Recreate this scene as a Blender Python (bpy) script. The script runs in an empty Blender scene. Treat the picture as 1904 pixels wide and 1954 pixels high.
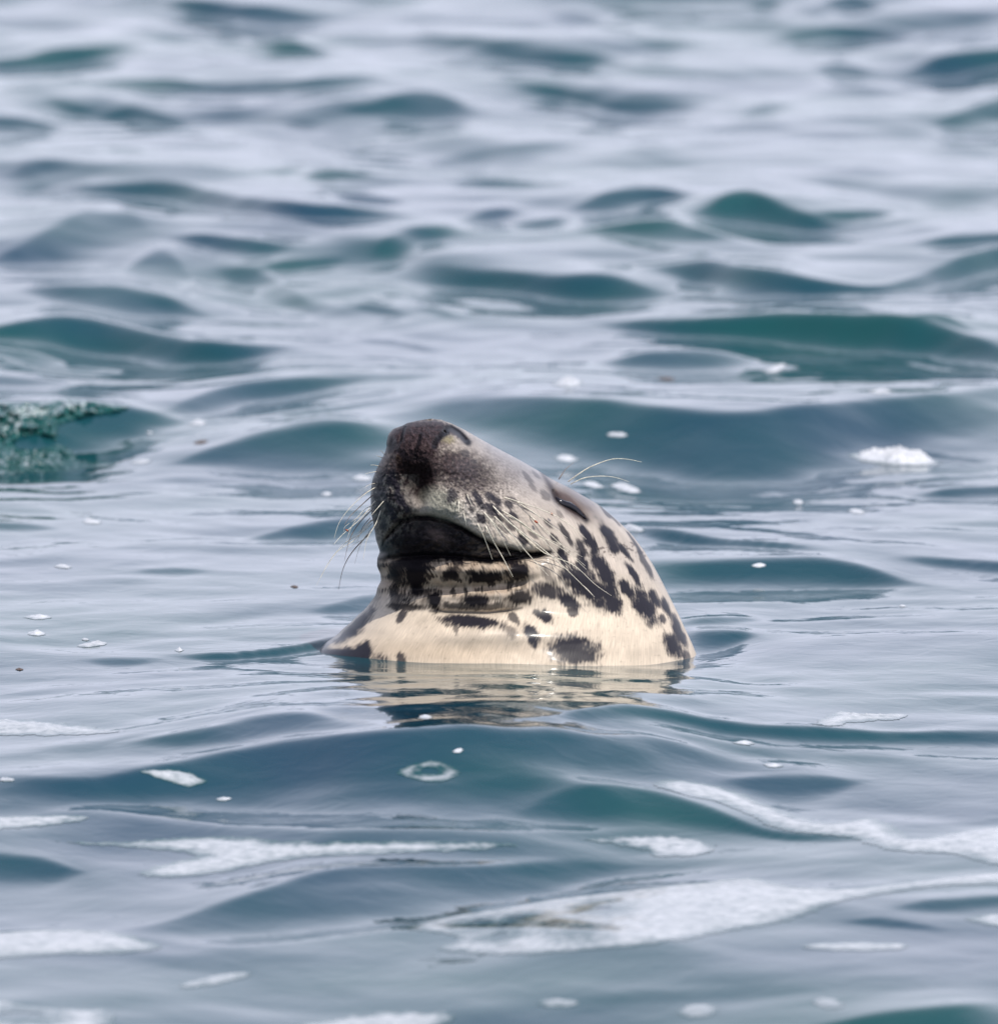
import bpy, math, random
import numpy as np

# ------------------------------------------------------------------ camera, sky, sun, exposure
scene = bpy.context.scene
COL = scene.collection
KPX = 1.4 / 1904.0                 # metres per sketch pixel at the seal
CAM_H, CAM_D = 2.1, 15.0
PITCH = math.atan2(CAM_H, CAM_D) - 288 * KPX / 15.146
CAM = np.array([-48 * KPX, -CAM_D, CAM_H])
FW = np.array([0.0, math.cos(PITCH), -math.sin(PITCH)])
UP = np.array([0.0, math.sin(PITCH), math.cos(PITCH)])
RT = np.array([1.0, 0.0, 0.0])
D0 = float(np.dot(np.array([0, 0, 0]) - CAM, FW))
TANW = 1904 * KPX / D0             # frame width at unit distance

cam_data = bpy.data.cameras.new("camera")
cam = bpy.data.objects.new("camera", cam_data)
COL.objects.link(cam)
cam.location = CAM
cam.rotation_euler = (math.pi / 2 - PITCH, 0, 0)
cam_data.sensor_fit = 'HORIZONTAL'
cam_data.sensor_width = 36.0
cam_data.lens = 36.0 / TANW
cam_data.clip_start = 0.1
cam_data.clip_end = 9000.0
cam_data.dof.use_dof = True
cam_data.dof.focus_distance = D0 - 0.15
cam_data.dof.aperture_fstop = 8.5
scene.camera = cam

SKY_BRIGHT, SKY_HAZE = 1.10, 0.48
SUN_EL, SUN_AZ = math.radians(57), math.radians(40)     # azimuth: to the right of the camera's back
sun_dir = np.array([math.sin(SUN_AZ) * math.cos(SUN_EL), -math.cos(SUN_AZ) * math.cos(SUN_EL), math.sin(SUN_EL)])
world = bpy.data.worlds.new("World")
scene.world = world
world.use_nodes = True
wn, wl = world.node_tree.nodes, world.node_tree.links
bg = wn["Background"]
sky = wn.new("ShaderNodeTexSky")
sky.sky_type = 'NISHITA'
sky.sun_disc = False
sky.sun_elevation = SUN_EL
sky.sun_rotation = math.atan2(sun_dir[0], sun_dir[1])
sky.air_density = 1.0
sky.dust_density = 1.5
sky.ozone_density = 2.0
# thin broken cloud and a bright hazy horizon, the same all the way round
tc = wn.new("ShaderNodeTexCoord")
sx = wn.new("ShaderNodeSeparateXYZ"); wl.new(tc.outputs["Generated"], sx.inputs[0])
def wmath(op, a, b=None, c=None):
    nd = wn.new("ShaderNodeMath"); nd.operation = op
    for i, q in enumerate((a, b, c)):
        if q is None: continue
        if isinstance(q, (int, float)): nd.inputs[i].default_value = q
        else: wl.new(q, nd.inputs[i])
    return nd.outputs[0]
zz = wmath('MAXIMUM', sx.outputs[2], 0.0)
den = wmath('ADD', zz, 0.12)
cb = wn.new("ShaderNodeCombineXYZ")
wl.new(wmath('DIVIDE', sx.outputs[0], den), cb.inputs[0]); wl.new(wmath('DIVIDE', sx.outputs[1], den), cb.inputs[1])
cn = wn.new("ShaderNodeTexNoise"); cn.inputs["Scale"].default_value = 1.1; cn.inputs["Detail"].default_value = 5; cn.inputs["Roughness"].default_value = .55
wl.new(cb.outputs[0], cn.inputs["Vector"])
cm = wn.new("ShaderNodeMapRange"); cm.interpolation_type = 'SMOOTHSTEP'
cm.inputs[1].default_value = .42; cm.inputs[2].default_value = .68; cm.inputs[3].default_value = 0.0; cm.inputs[4].default_value = .38
wl.new(cn.outputs["Fac"], cm.inputs[0])
haze_f = wmath('EXPONENT', wmath('MULTIPLY', wmath('MULTIPLY', zz, zz), -1.0 / SKY_HAZE ** 2))
cover = wmath('MAXIMUM', wmath('MULTIPLY', haze_f, 1.0), cm.outputs[0])
mixc = wn.new("ShaderNodeMix"); mixc.data_type = 'RGBA'
wl.new(cover, mixc.inputs[0]); wl.new(sky.outputs[0], mixc.inputs[6])
mixc.inputs[7].default_value = tuple(c * SKY_BRIGHT / 0.12 for c in (.91, .945, 1.13)) + (1,)
wl.new(mixc.outputs[2], bg.inputs[0])
bg.inputs[1].default_value = 0.12

sl = bpy.data.lights.new("sun", 'SUN')
sl.energy = 3.8
sl.angle = math.radians(0.6)
sl.color = (1.0, 0.95, 0.88)
so = bpy.data.objects.new("sun", sl)
COL.objects.link(so)
so.location = (4, -6, 10)
so.rotation_euler = (math.pi / 2 - SUN_EL, 0, SUN_AZ)

scene.view_settings.view_transform = 'Standard'
scene.view_settings.look = 'None'
scene.view_settings.exposure = 0.0
scene.view_settings.gamma = 1.0
scene.view_settings.use_curve_mapping = False
scene.render.engine = 'CYCLES'
scene.cycles.max_bounces = 6

# ------------------------------------------------------------------ helpers
def ray(u, v):
    u = np.asarray(u, float); v = np.asarray(v, float)
    a = (u - 952) / 1904 * TANW
    b = (977 - v) / 1904 * TANW
    return FW + a[..., None] * RT + b[..., None] * UP          # unit step along the view axis

def smooth(e0, e1, x):
    t = np.clip((x - e0) / (e1 - e0), 0, 1)
    return t * t * (3 - 2 * t)

def pnoise(x, y, seed=0):
    x = np.asarray(x, float); y = np.asarray(y, float)
    x, y = np.broadcast_arrays(x, y)
    ix = np.floor(x).astype(np.int64); iy = np.floor(y).astype(np.int64)
    fx = x - ix; fy = y - iy
    def g(i, j, dx, dy):
        h = (i * 374761393 + j * 668265263 + seed * 1442695041) & 0xFFFFFFFF
        h = ((h ^ (h >> 13)) * 1274126177) & 0xFFFFFFFF
        h = (h ^ (h >> 16)) & 0xFFFFFFFF
        a = h * (2 * math.pi / 4294967296.0)
        return np.cos(a) * dx + np.sin(a) * dy
    sx = fx * fx * fx * (fx * (fx * 6 - 15) + 10)
    sy = fy * fy * fy * (fy * (fy * 6 - 15) + 10)
    a = g(ix, iy, fx, fy); b = g(ix + 1, iy, fx - 1, fy)
    c = g(ix, iy + 1, fx, fy - 1); d = g(ix + 1, iy + 1, fx - 1, fy - 1)
    return ((a + (b - a) * sx) * (1 - sy) + (c + (d - c) * sx) * sy) * 1.5

def gsmooth(a, s):
    n = int(max(1, round(3 * s)))
    k = np.exp(-0.5 * (np.arange(-n, n + 1) / s) ** 2); k /= k.sum()
    return np.convolve(np.pad(a, n, mode='edge'), k, mode='valid')

def tag(o, label=None, cat=None, group=None, kind=None):
    if label: o["label"] = label
    if cat: o["category"] = cat
    if group: o["group"] = group
    if kind: o["kind"] = kind
    return o

def mesh_obj(name, verts, faces, mat, parent=None, smooth_shade=True, attrs=None):
    """verts (n,3); faces (m,4) or (m,3) int array"""
    me = bpy.data.meshes.new(name)
    verts = np.ascontiguousarray(verts, dtype=np.float32); faces = np.ascontiguousarray(faces, dtype=np.int32)
    k = faces.shape[1]
    me.vertices.add(len(verts)); me.vertices.foreach_set("co", verts.ravel())
    me.loops.add(faces.size); me.loops.foreach_set("vertex_index", faces.ravel())
    me.polygons.add(len(faces)); me.polygons.foreach_set("loop_start", np.arange(0, faces.size, k, dtype=np.int32))
    me.update(calc_edges=True)
    if smooth_shade:
        me.polygons.foreach_set("use_smooth", np.ones(len(faces), dtype=bool))
    for an, arr in (attrs or {}).items():
        arr = np.asarray(arr, dtype=np.float32)
        if arr.ndim == 1:
            me.attributes.new(an, 'FLOAT', 'POINT').data.foreach_set("value", arr)
        elif arr.shape[1] == 4:
            me.attributes.new(an, 'FLOAT_COLOR', 'POINT').data.foreach_set("color", arr.ravel())
        else:
            me.attributes.new(an, 'FLOAT_VECTOR', 'POINT').data.foreach_set("vector", arr.ravel())
    me.materials.append(mat)
    o = bpy.data.objects.new(name, me)
    COL.objects.link(o)
    if parent: o.parent = parent
    return o

def new_mat(name):
    m = bpy.data.materials.new(name); m.use_nodes = True
    nt = m.node_tree
    return m, nt.nodes, nt.links, nt.nodes["Principled BSDF"]

# ------------------------------------------------------------------ materials
def water_material():
    m, n, l, p = new_mat("sea_water")
    p.inputs["Base Color"].default_value = (0.012, 0.085, 0.095, 1)
    p.inputs["Roughness"].default_value = 0.05
    p.inputs["IOR"].default_value = 1.40
    geo = n.new("ShaderNodeNewGeometry")
    mp = n.new("ShaderNodeMapping"); l.new(geo.outputs["Position"], mp.inputs[0])
    n1 = n.new("ShaderNodeTexNoise"); n1.inputs["Scale"].default_value = 22; n1.inputs["Detail"].default_value = 2.0
    n1.inputs["Distortion"].default_value = 0.8
    l.new(mp.outputs[0], n1.inputs["Vector"])
    b1 = n.new("ShaderNodeBump"); b1.inputs["Strength"].default_value = 1.0; b1.inputs["Distance"].default_value = 0.0007
    l.new(n1.outputs["Fac"], b1.inputs["Height"])
    l.new(b1.outputs[0], p.inputs["Normal"])
    # slightly greener and bluer water in places
    n2 = n.new("ShaderNodeTexNoise"); n2.inputs["Scale"].default_value = 1.3; n2.inputs["Detail"].default_value = 3
    l.new(geo.outputs["Position"], n2.inputs["Vector"])
    cr = n.new("ShaderNodeValToRGB")
    cr.color_ramp.elements[0].position = 0.35; cr.color_ramp.elements[0].color = (0.010, 0.046, 0.078, 1)
    cr.color_ramp.elements[1].position = 0.65; cr.color_ramp.elements[1].color = (0.008, 0.066, 0.068, 1)
    l.new(n2.outputs["Fac"], cr.inputs[0]); l.new(cr.outputs[0], p.inputs["Base Color"])
    return m

def foam_material():
    m, n, l, p = new_mat("sea_foam")
    p.inputs["Base Color"].default_value = (0.78, 0.79, 0.80, 1)
    p.inputs["Roughness"].default_value = 0.6
    geo = n.new("ShaderNodeNewGeometry")
    vo = n.new("ShaderNodeTexVoronoi"); vo.inputs["Scale"].default_value = 260; vo.feature = 'SMOOTH_F1'
    l.new(geo.outputs["Position"], vo.inputs["Vector"])
    b = n.new("ShaderNodeBump"); b.inputs["Strength"].default_value = 0.6; b.inputs["Distance"].default_value = 0.002; b.invert = True
    l.new(vo.outputs["Distance"], b.inputs["Height"]); l.new(b.outputs[0], p.inputs["Normal"])
    no = n.new("ShaderNodeTexNoise"); no.inputs["Scale"].default_value = 70; no.inputs["Detail"].default_value = 3
    l.new(geo.outputs["Position"], no.inputs["Vector"])
    cr = n.new("ShaderNodeValToRGB")
    cr.color_ramp.elements[0].position = 0.3; cr.color_ramp.elements[0].color = (0.52, 0.54, 0.58, 1)
    cr.color_ramp.elements[1].position = 0.6; cr.color_ramp.elements[1].color = (0.68, 0.69, 0.73, 1)
    l.new(no.outputs["Fac"], cr.inputs[0]); l.new(cr.outputs[0], p.inputs["Base Color"])
    # where the film is thin the wet skin of the water shows through
    at = n.new("ShaderNodeAttribute"); at.attribute_name = "cover"
    ad = n.new("ShaderNodeMath"); ad.operation = 'MULTIPLY_ADD'; ad.inputs[1].default_value = .55; ad.inputs[2].default_value = -.26
    l.new(no.outputs["Fac"], ad.inputs[0])
    ed = n.new("ShaderNodeMath"); ed.operation = 'MULTIPLY_ADD'; ed.inputs[1].default_value = 1.0; ed.use_clamp = True
    l.new(at.outputs["Fac"], ed.inputs[0]); l.new(ad.outputs[0], ed.inputs[2])
    w = n.new("ShaderNodeBsdfPrincipled"); w.inputs["Base Color"].default_value = (.008, .062, .068, 1)
    w.inputs["Roughness"].default_value = .06; w.inputs["IOR"].default_value = 1.40
    ms = n.new("ShaderNodeMixShader")
    l.new(ed.outputs[0], ms.inputs[0]); l.new(w.outputs[0], ms.inputs[1]); l.new(p.outputs[0], ms.inputs[2])
    l.new(ms.outputs[0], n["Material Output"].inputs["Surface"])
    return m

def plain(name, col, rough=0.4, spec=0.5):
    m, n, l, p = new_mat(name)
    geo = n.new("ShaderNodeNewGeometry")
    no = n.new("ShaderNodeTexNoise"); no.inputs["Scale"].default_value = 300
    l.new(geo.outputs["Position"], no.inputs["Vector"])
    cr = n.new("ShaderNodeValToRGB")
    cr.color_ramp.elements[0].position = 0.3; cr.color_ramp.elements[0].color = (col[0] * .6, col[1] * .6, col[2] * .6, 1)
    cr.color_ramp.elements[1].position = 0.7; cr.color_ramp.elements[1].color = (min(1, col[0] * 1.15), min(1, col[1] * 1.15), min(1, col[2] * 1.15), 1)
    l.new(no.outputs["Fac"], cr.inputs[0]); l.new(cr.outputs[0], p.inputs["Base Color"])
    p.inputs["Roughness"].default_value = rough
    p.inputs["Specular IOR Level"].default_value = spec
    return m

def fur_material():
    m, n, l, p = new_mat("wet_seal_fur")
    at = n.new("ShaderNodeAttribute"); at.attribute_name = "fur_colour"
    fl = n.new("ShaderNodeAttribute"); fl.attribute_name = "fur_flow"
    mp = n.new("ShaderNodeMapping"); mp.inputs["Scale"].default_value = (55, 620, 620)
    l.new(fl.outputs["Vector"], mp.inputs[0])
    no = n.new("ShaderNodeTexNoise"); no.inputs["Scale"].default_value = 1.0; no.inputs["Detail"].default_value = 3
    l.new(mp.outputs[0], no.inputs["Vector"])
    mr = n.new("ShaderNodeMapRange"); mr.inputs[1].default_value = 0.25; mr.inputs[2].default_value = 0.75
    mr.inputs[3].default_value = 0.78; mr.inputs[4].default_value = 1.14
    l.new(no.outputs["Fac"], mr.inputs[0])
    mx = n.new("ShaderNodeVectorMath"); mx.operation = 'SCALE'
    l.new(at.outputs["Color"], mx.inputs[0]); l.new(mr.outputs[0], mx.inputs["Scale"])
    l.new(mx.outputs[0], p.inputs["Base Color"])
    b = n.new("ShaderNodeBump"); b.inputs["Strength"].default_value = 0.25; b.inputs["Distance"].default_value = 0.0009
    l.new(no.outputs["Fac"], b.inputs["Height"]); l.new(b.outputs[0], p.inputs["Normal"])
    p.inputs["Roughness"].default_value = 0.42
    wt = n.new("ShaderNodeAttribute"); wt.attribute_name = "wet"
    cw = n.new("ShaderNodeMath"); cw.operation = 'MULTIPLY'; cw.inputs[1].default_value = .40
    l.new(wt.outputs["Fac"], cw.inputs[0]); l.new(cw.outputs[0], p.inputs["Coat Weight"])
    sw = n.new("ShaderNodeMapRange"); sw.inputs[3].default_value = .03; sw.inputs[4].default_value = .42
    l.new(wt.outputs["Fac"], sw.inputs[0]); l.new(sw.outputs[0], p.inputs["Specular IOR Level"])
    p.inputs["Coat Roughness"].default_value = 0.12
    return m

def splash_material():
    m, n, l, p = new_mat("breaking_water")
    at = n.new("ShaderNodeAttribute"); at.attribute_name = "white"
    mx = n.new("ShaderNodeMix"); mx.data_type = 'RGBA'
    mx.inputs[6].default_value = (0.011, 0.078, 0.074, 1); mx.inputs[7].default_value = (0.62, 0.68, 0.68, 1)
    l.new(at.outputs["Fac"], mx.inputs[0]); l.new(mx.outputs[2], p.inputs["Base Color"])
    p.inputs["Roughness"].default_value = 0.08
    p.inputs["IOR"].default_value = 1.34
    return m

M_WATER, M_FOAM, M_FUR, M_SPLASH = water_material(), foam_material(), fur_material(), splash_material()

# ------------------------------------------------------------------ the sea: wave faces, each given by its crest line, its foot line and its steepness
WAVES = [
 ([(1560,1954),(1700,1930),(1904,1912)], [(1560,1958),(1700,1985),(1904,2000)], .26),
 ([(280,1781),(400,1731),(525,1691),(650,1651),(800,1651),(952,1651),(1080,1640),(1200,1650)], [(280,1788),(400,1801),(550,1798),(700,1791),(850,1781),(952,1751),(1080,1700),(1200,1660)], .26),
 ([(-80,1630),(0,1633),(80,1640),(165,1671)], [(-80,1690),(0,1690),(80,1690),(165,1671)], .22),
 ([(-100,1480),(0,1485),(150,1500),(300,1460),(450,1425),(600,1401),(750,1386),(952,1383),(1100,1395),(1250,1400),(1342,1440)], [(-100,1548),(0,1548),(125,1533),(350,1536),(500,1531),(650,1516),(800,1511),(952,1500),(1100,1480),(1250,1486),(1342,1460)], .26),
 ([(250,1421),(400,1385),(500,1361),(575,1353),(655,1371)], [(250,1425),(350,1426),(500,1410),(600,1396),(655,1382)], .2),
 ([(1000,1372),(1080,1355),(1192,1345),(1300,1366),(1452,1390),(1650,1398),(1904,1397),(2000,1397)], [(1000,1376),(1080,1375),(1192,1375),(1300,1392),(1452,1418),(1650,1424),(1904,1424),(2000,1424)], .25),
 ([(1002,1536),(1052,1501),(1152,1488),(1242,1496),(1352,1531),(1452,1581),(1642,1601)], [(1002,1546),(1102,1561),(1252,1576),(1402,1581),(1502,1601),(1642,1610)], .24),
 ([(1380,1480),(1452,1476),(1552,1478),(1650,1490)], [(1380,1490),(1500,1523),(1580,1516),(1650,1492)], .17),
 ([(1700,1745),(1780,1730),(1904,1722),(2000,1722)], [(1700,1750),(1800,1755),(1904,1745),(2000,1740)], .15),
 ([(1600,1765),(1680,1765),(1800,1780)], [(1600,1770),(1680,1780),(1800,1786)], .14),
 ([(560,1273),(700,1271),(1000,1269),(1300,1262),(1400,1266)], [(560,1330),(700,1345),(1000,1350),(1300,1345),(1400,1325)], -.042),
 ([(1310,1203),(1360,1202),(1420,1206),(1440,1212)], [(1310,1256),(1360,1252),(1400,1236),(1440,1216)], .45),
 ([(330,1245),(450,1244),(540,1235),(600,1222),(660,1212)], [(330,1250),(450,1254),(540,1250),(600,1242),(660,1240)], .4),
 ([(1305,1180),(1380,1176),(1450,1180)], [(1305,1196),(1380,1192),(1450,1184)], .17),
 ([(1200,1075),(1330,1074),(1450,1071),(1550,1066),(1640,1075),(1700,1100),(1770,1118)], [(1200,1130),(1330,1118),(1450,1122),(1600,1122),(1700,1120),(1770,1120)], .27),
 ([(1180,1006),(1225,1012),(1290,1020),(1380,1032),(1520,1045),(1560,1050)], [(1180,1020),(1225,1028),(1290,1042),(1380,1047),(1480,1050),(1560,1052)], .33),
 ([(1720,1065),(1800,1063),(1904,1073),(2000,1080)], [(1720,1068),(1800,1084),(1904,1094),(2000,1095)], .2),
 ([(760,800),(850,765),(930,752),(1020,757),(1100,765),(1250,778),(1380,790),(1500,781),(1650,761),(1800,752),(1904,735),(2000,725)], [(760,803),(900,830),(1000,860),(1180,885),(1260,925),(1340,943),(1450,945),(1560,915),(1620,860),(1700,846),(1904,858),(2000,860)], .27),
 ([(1735,858),(1800,862),(1880,875)], [(1735,862),(1800,876),(1860,882),(1880,878)], .25),
 ([(1740,945),(1830,930),(1904,925),(2000,920)], [(1740,948),(1830,950),(1904,948),(2000,948)], .2),
 ([(330,888),(420,850),(520,822),(620,810),(760,815)], [(330,890),(420,890),(520,900),(600,915),(760,905)], .25),
 ([(460,1030),(560,1005),(640,990),(740,985)], [(460,1032),(560,1034),(640,1026),(740,1020)], .2),
 ([(250,1092),(330,1084),(400,1090)], [(250,1093),(330,1099),(400,1092)], .14),
 ([(-60,996),(0,996),(60,998),(110,1005)], [(-60,1012),(0,1012),(60,1012),(110,1008)], .14),
 ([(165,1255),(220,1250),(300,1252)], [(165,1258),(220,1268),(300,1258)], .14),
 ([(600,1160),(680,1140),(740,1130)], [(600,1168),(680,1172),(740,1165)], .15),
 ([(300,785),(400,740),(480,720),(580,712),(690,716)], [(300,790),(400,783),(480,765),(600,742),(690,722)], .25),
 ([(620,762),(700,748),(780,742)], [(620,766),(700,760),(780,748)], .12),
 ([(400,797),(560,790),(650,780),(750,766)], [(400,799),(560,795),(650,785),(750,768)], .25),
 ([(-100,640),(0,625),(60,605),(120,597),(190,603),(260,625),(350,645),(450,655),(540,655)], [(-100,650),(0,640),(60,652),(150,670),(260,690),(350,695),(450,690),(540,660)], .42),
 ([(-60,660),(0,662),(70,668),(130,690)], [(-60,672),(0,675),(70,695),(130,705)], .2),
 ([(15,680),(100,700),(240,703)], [(15,684),(100,706),(240,706)], .3),
 ([(-60,712),(0,712),(80,715),(150,722)], [(-60,735),(0,735),(80,736),(150,728)], .12),
 ([(-100,770),(0,762),(60,765),(130,758),(190,765),(260,775),(340,795)], [(-100,902),(0,898),(60,893),(130,885),(180,858),(230,842),(300,825),(340,805)], .40),
 ([(40,545),(90,538),(200,540),(300,560),(400,605)], [(40,548),(120,580),(200,600),(300,608),(400,608)], .28),
 ([(230,508),(280,478),(310,462),(345,490),(380,540)], [(230,515),(290,540),(340,550),(380,548)], .4),
 ([(420,500),(480,498),(520,520),(570,560),(600,603)], [(420,515),(480,560),(540,590),(600,608)], .34),
 ([(-80,500),(0,490),(60,455),(130,420),(180,400),(205,372),(240,400),(290,440)], [(-80,510),(0,508),(100,507),(200,488),(260,470),(290,450)], .28),
 ([(330,440),(380,435),(450,448),(560,468)], [(330,450),(400,470),(460,484),(520,482),(560,472)], .36),
 ([(490,500),(560,490),(660,484)], [(490,505),(560,512),(620,505),(660,490)], .24),
 ([(28,330),(45,312),(70,330),(85,345)], [(28,365),(50,368),(85,360)], .4),
 ([(60,355),(150,355),(230,352),(300,345),(370,355),(450,375),(600,395),(720,405),(790,412)], [(60,368),(150,375),(260,380),(350,388),(450,412),(600,422),(720,424),(790,416)], .34),
 ([(580,330),(640,320),(725,335)], [(580,338),(650,345),(725,338)], .28),
 ([(630,366),(690,365),(770,375)], [(630,372),(690,385),(770,380)], .32),
 ([(460,330),(520,315),(580,310)], [(460,336),(520,338),(580,328)], .16),
 ([(150,-5),(350,5),(500,8),(600,22),(645,32)], [(150,5),(300,15),(420,35),(560,48),(645,36)], .32),
 ([(510,88),(565,84),(625,100)], [(510,98),(570,110),(625,106)], .32),
 ([(410,72),(450,74),(500,84)], [(410,82),(450,88),(500,90)], .2),
 ([(-60,115),(0,112),(50,105),(110,88),(160,90),(250,96)], [(-60,134),(0,134),(60,132),(120,122),(170,110),(250,102)], .32),
 ([(160,160),(230,150),(330,150),(400,160),(520,160),(640,150),(720,148)], [(160,166),(230,176),(330,176),(420,176),(540,182),(640,178),(720,156)], .28),
 ([(185,210),(250,195),(310,205),(370,228)], [(185,216),(250,224),(310,234),(370,232)], .3),
 ([(90,188),(130,192),(180,205)], [(90,194),(130,212),(180,214)], .24),
 ([(-60,212),(0,212),(50,215),(120,240)], [(-60,240),(0,240),(60,250),(120,245)], .25),
 ([(630,208),(700,200),(760,180),(810,168),(860,185),(900,215)], [(630,214),(720,225),(800,242),(850,240),(900,222)], .3),
 ([(790,72),(850,66),(900,74),(960,90)], [(790,78),(850,84),(910,84),(960,100)], .28),
 ([(540,230),(580,226),(620,236)], [(540,236),(580,244),(620,240)], .24),
 ([(200,286),(240,280),(280,288)], [(200,292),(240,298),(280,294)], .2),
 ([(-50,50),(0,50),(20,65)], [(-50,80),(0,80),(20,72)], .24),
 ([(840,345),(920,340),(1050,345),(1110,352)], [(840,350),(920,358),(1050,358),(1110,356)], .22),
 ([(1050,18),(1100,15),(1150,25)], [(1050,40),(1100,45),(1150,38)], .2),
 ([(1205,40),(1240,30),(1275,42)], [(1205,75),(1240,88),(1275,60)], .2),
 ([(1430,-5),(1460,-8),(1490,-5)], [(1430,8),(1460,22),(1490,8)], .35),
 ([(1565,5),(1620,-5),(1680,8)], [(1565,14),(1620,20),(1680,16)], .36),
 ([(1460,80),(1540,60),(1600,50),(1680,55),(1750,62)], [(1460,92),(1540,90),(1620,82),(1700,82),(1750,70)], .24),
 ([(900,98),(952,100),(1050,98),(1120,100),(1180,112)], [(900,104),(952,112),(1050,124),(1120,122),(1180,116)], .2),
 ([(1560,128),(1600,122),(1660,132)], [(1560,142),(1610,152),(1660,146)], .24),
 ([(1715,142),(1780,112),(1830,100),(1904,96),(2000,96)], [(1715,148),(1780,155),(1850,145),(1904,128),(2000,120)], .4),
 ([(1775,232),(1840,210),(1904,185),(2000,170)], [(1775,236),(1840,246),(1904,242),(2000,240)], .32),
 ([(965,152),(1040,160),(1120,178),(1200,190),(1300,188),(1360,190)], [(965,162),(1040,178),(1120,195),(1200,212),(1300,214),(1360,198)], .24),
 ([(1415,205),(1470,190),(1520,186)], [(1415,215),(1470,210),(1520,195)], .15),
 ([(1090,400),(1140,375),(1200,360),(1260,358),(1320,372),(1350,376)], [(1090,405),(1150,410),(1210,410),(1240,390),(1300,378),(1350,380)], .28),
 ([(1310,412),(1360,392),(1410,358),(1440,360),(1480,388),(1540,405),(1600,425)], [(1310,420),(1360,425),(1420,440),(1490,445),(1560,448),(1600,440)], .46),
 ([(1560,402),(1620,402),(1710,400)], [(1560,412),(1620,418),(1710,408)], .3),
 ([(980,425),(1030,418),(1080,412)], [(980,432),(1030,436),(1080,428)], .24),
 ([(875,420),(920,398),(985,392)], [(875,426),(920,424),(985,415)], .28),
 ([(715,475),(735,450),(790,432),(860,432)], [(715,490),(760,492),(790,470),(860,448)], .32),
 ([(800,510),(840,503),(900,515),(952,512),(1010,525),(1060,530),(1130,525),(1190,530),(1240,565)], [(800,550),(870,552),(952,555),(1050,570),(1120,585),(1200,590),(1240,580)], .42),
 ([(1100,445),(1180,440),(1260,432),(1330,448),(1400,465)], [(1100,455),(1180,460),(1240,480),(1330,478),(1400,472)], .26),
 ([(1240,512),(1300,508),(1350,505),(1410,520),(1480,530),(1560,545),(1650,556)], [(1240,520),(1300,540),(1360,570),(1430,580),(1520,575),(1600,570),(1650,562)], .36),
 ([(1600,555),(1690,555),(1760,535),(1830,500),(1904,475),(2000,450)], [(1600,565),(1700,568),(1780,558),(1850,540),(1904,525),(2000,505)], .4),
 ([(1760,460),(1810,446),(1904,442),(2000,440)], [(1760,475),(1820,470),(1904,460),(2000,460)], .24),
 ([(1150,617),(1200,612),(1300,612),(1390,606),(1460,600),(1540,600),(1620,603),(1720,608),(1800,625),(1860,645),(1904,675),(2000,690)], [(1150,622),(1200,632),(1300,640),(1390,640),(1460,650),(1540,665),(1640,672),(1720,680),(1800,690),(1904,700),(2000,710)], .48),
 ([(1150,690),(1230,670),(1320,665),(1400,672),(1440,690)], [(1150,695),(1230,712),(1330,715),(1400,705),(1440,695)], .25),
 ([(1735,608),(1780,598),(1820,612),(1860,632)], [(1735,612),(1800,622),(1860,636)], .25),
 ([(1690,688),(1760,700),(1840,708)], [(1690,691),(1760,704),(1840,711)], .25),
 ([(665,585),(710,583),(775,605)], [(665,590),(720,606),(775,610)], .28),
 ([(800,592),(840,592),(865,606)], [(800,598),(840,610),(865,610)], .26),
 ([(560,1525),(700,1495),(900,1484),(1100,1478),(1250,1545)], [(560,1640),(700,1648),(900,1648),(1100,1640),(1260,1610)], .12),
 ([(250,1840),(500,1815),(650,1805),(800,1790),(1000,1780),(1200,1790),(1450,1840)], [(250,2010),(500,2060),(650,2060),(800,2060),(1000,2060),(1200,2060),(1450,2010)], .09),
 ([(-60,1545),(150,1552),(400,1566),(560,1578),(800,1580),(1250,1580),(1500,1590)], [(-60,1640),(150,1655),(400,1662),(560,1662),(800,1664),(1250,1660),(1500,1640)], .10),
 ([(680,645),(760,650),(840,665)], [(680,650),(760,657),(840,671)], .16),
]
# The wave faces set the slope of the surface towards the viewer's side; the slope is then summed up
# from the near water outwards into one continuous height field, kept near mean level by a slow return.
NC = 640
FAN = np.linspace(-1, 1, NC) * TANW * .5 * 1.28            # columns: constant x / (y + CAM_D)
cosP, sinP = math.cos(PITCH), math.sin(PITCH)

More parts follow.
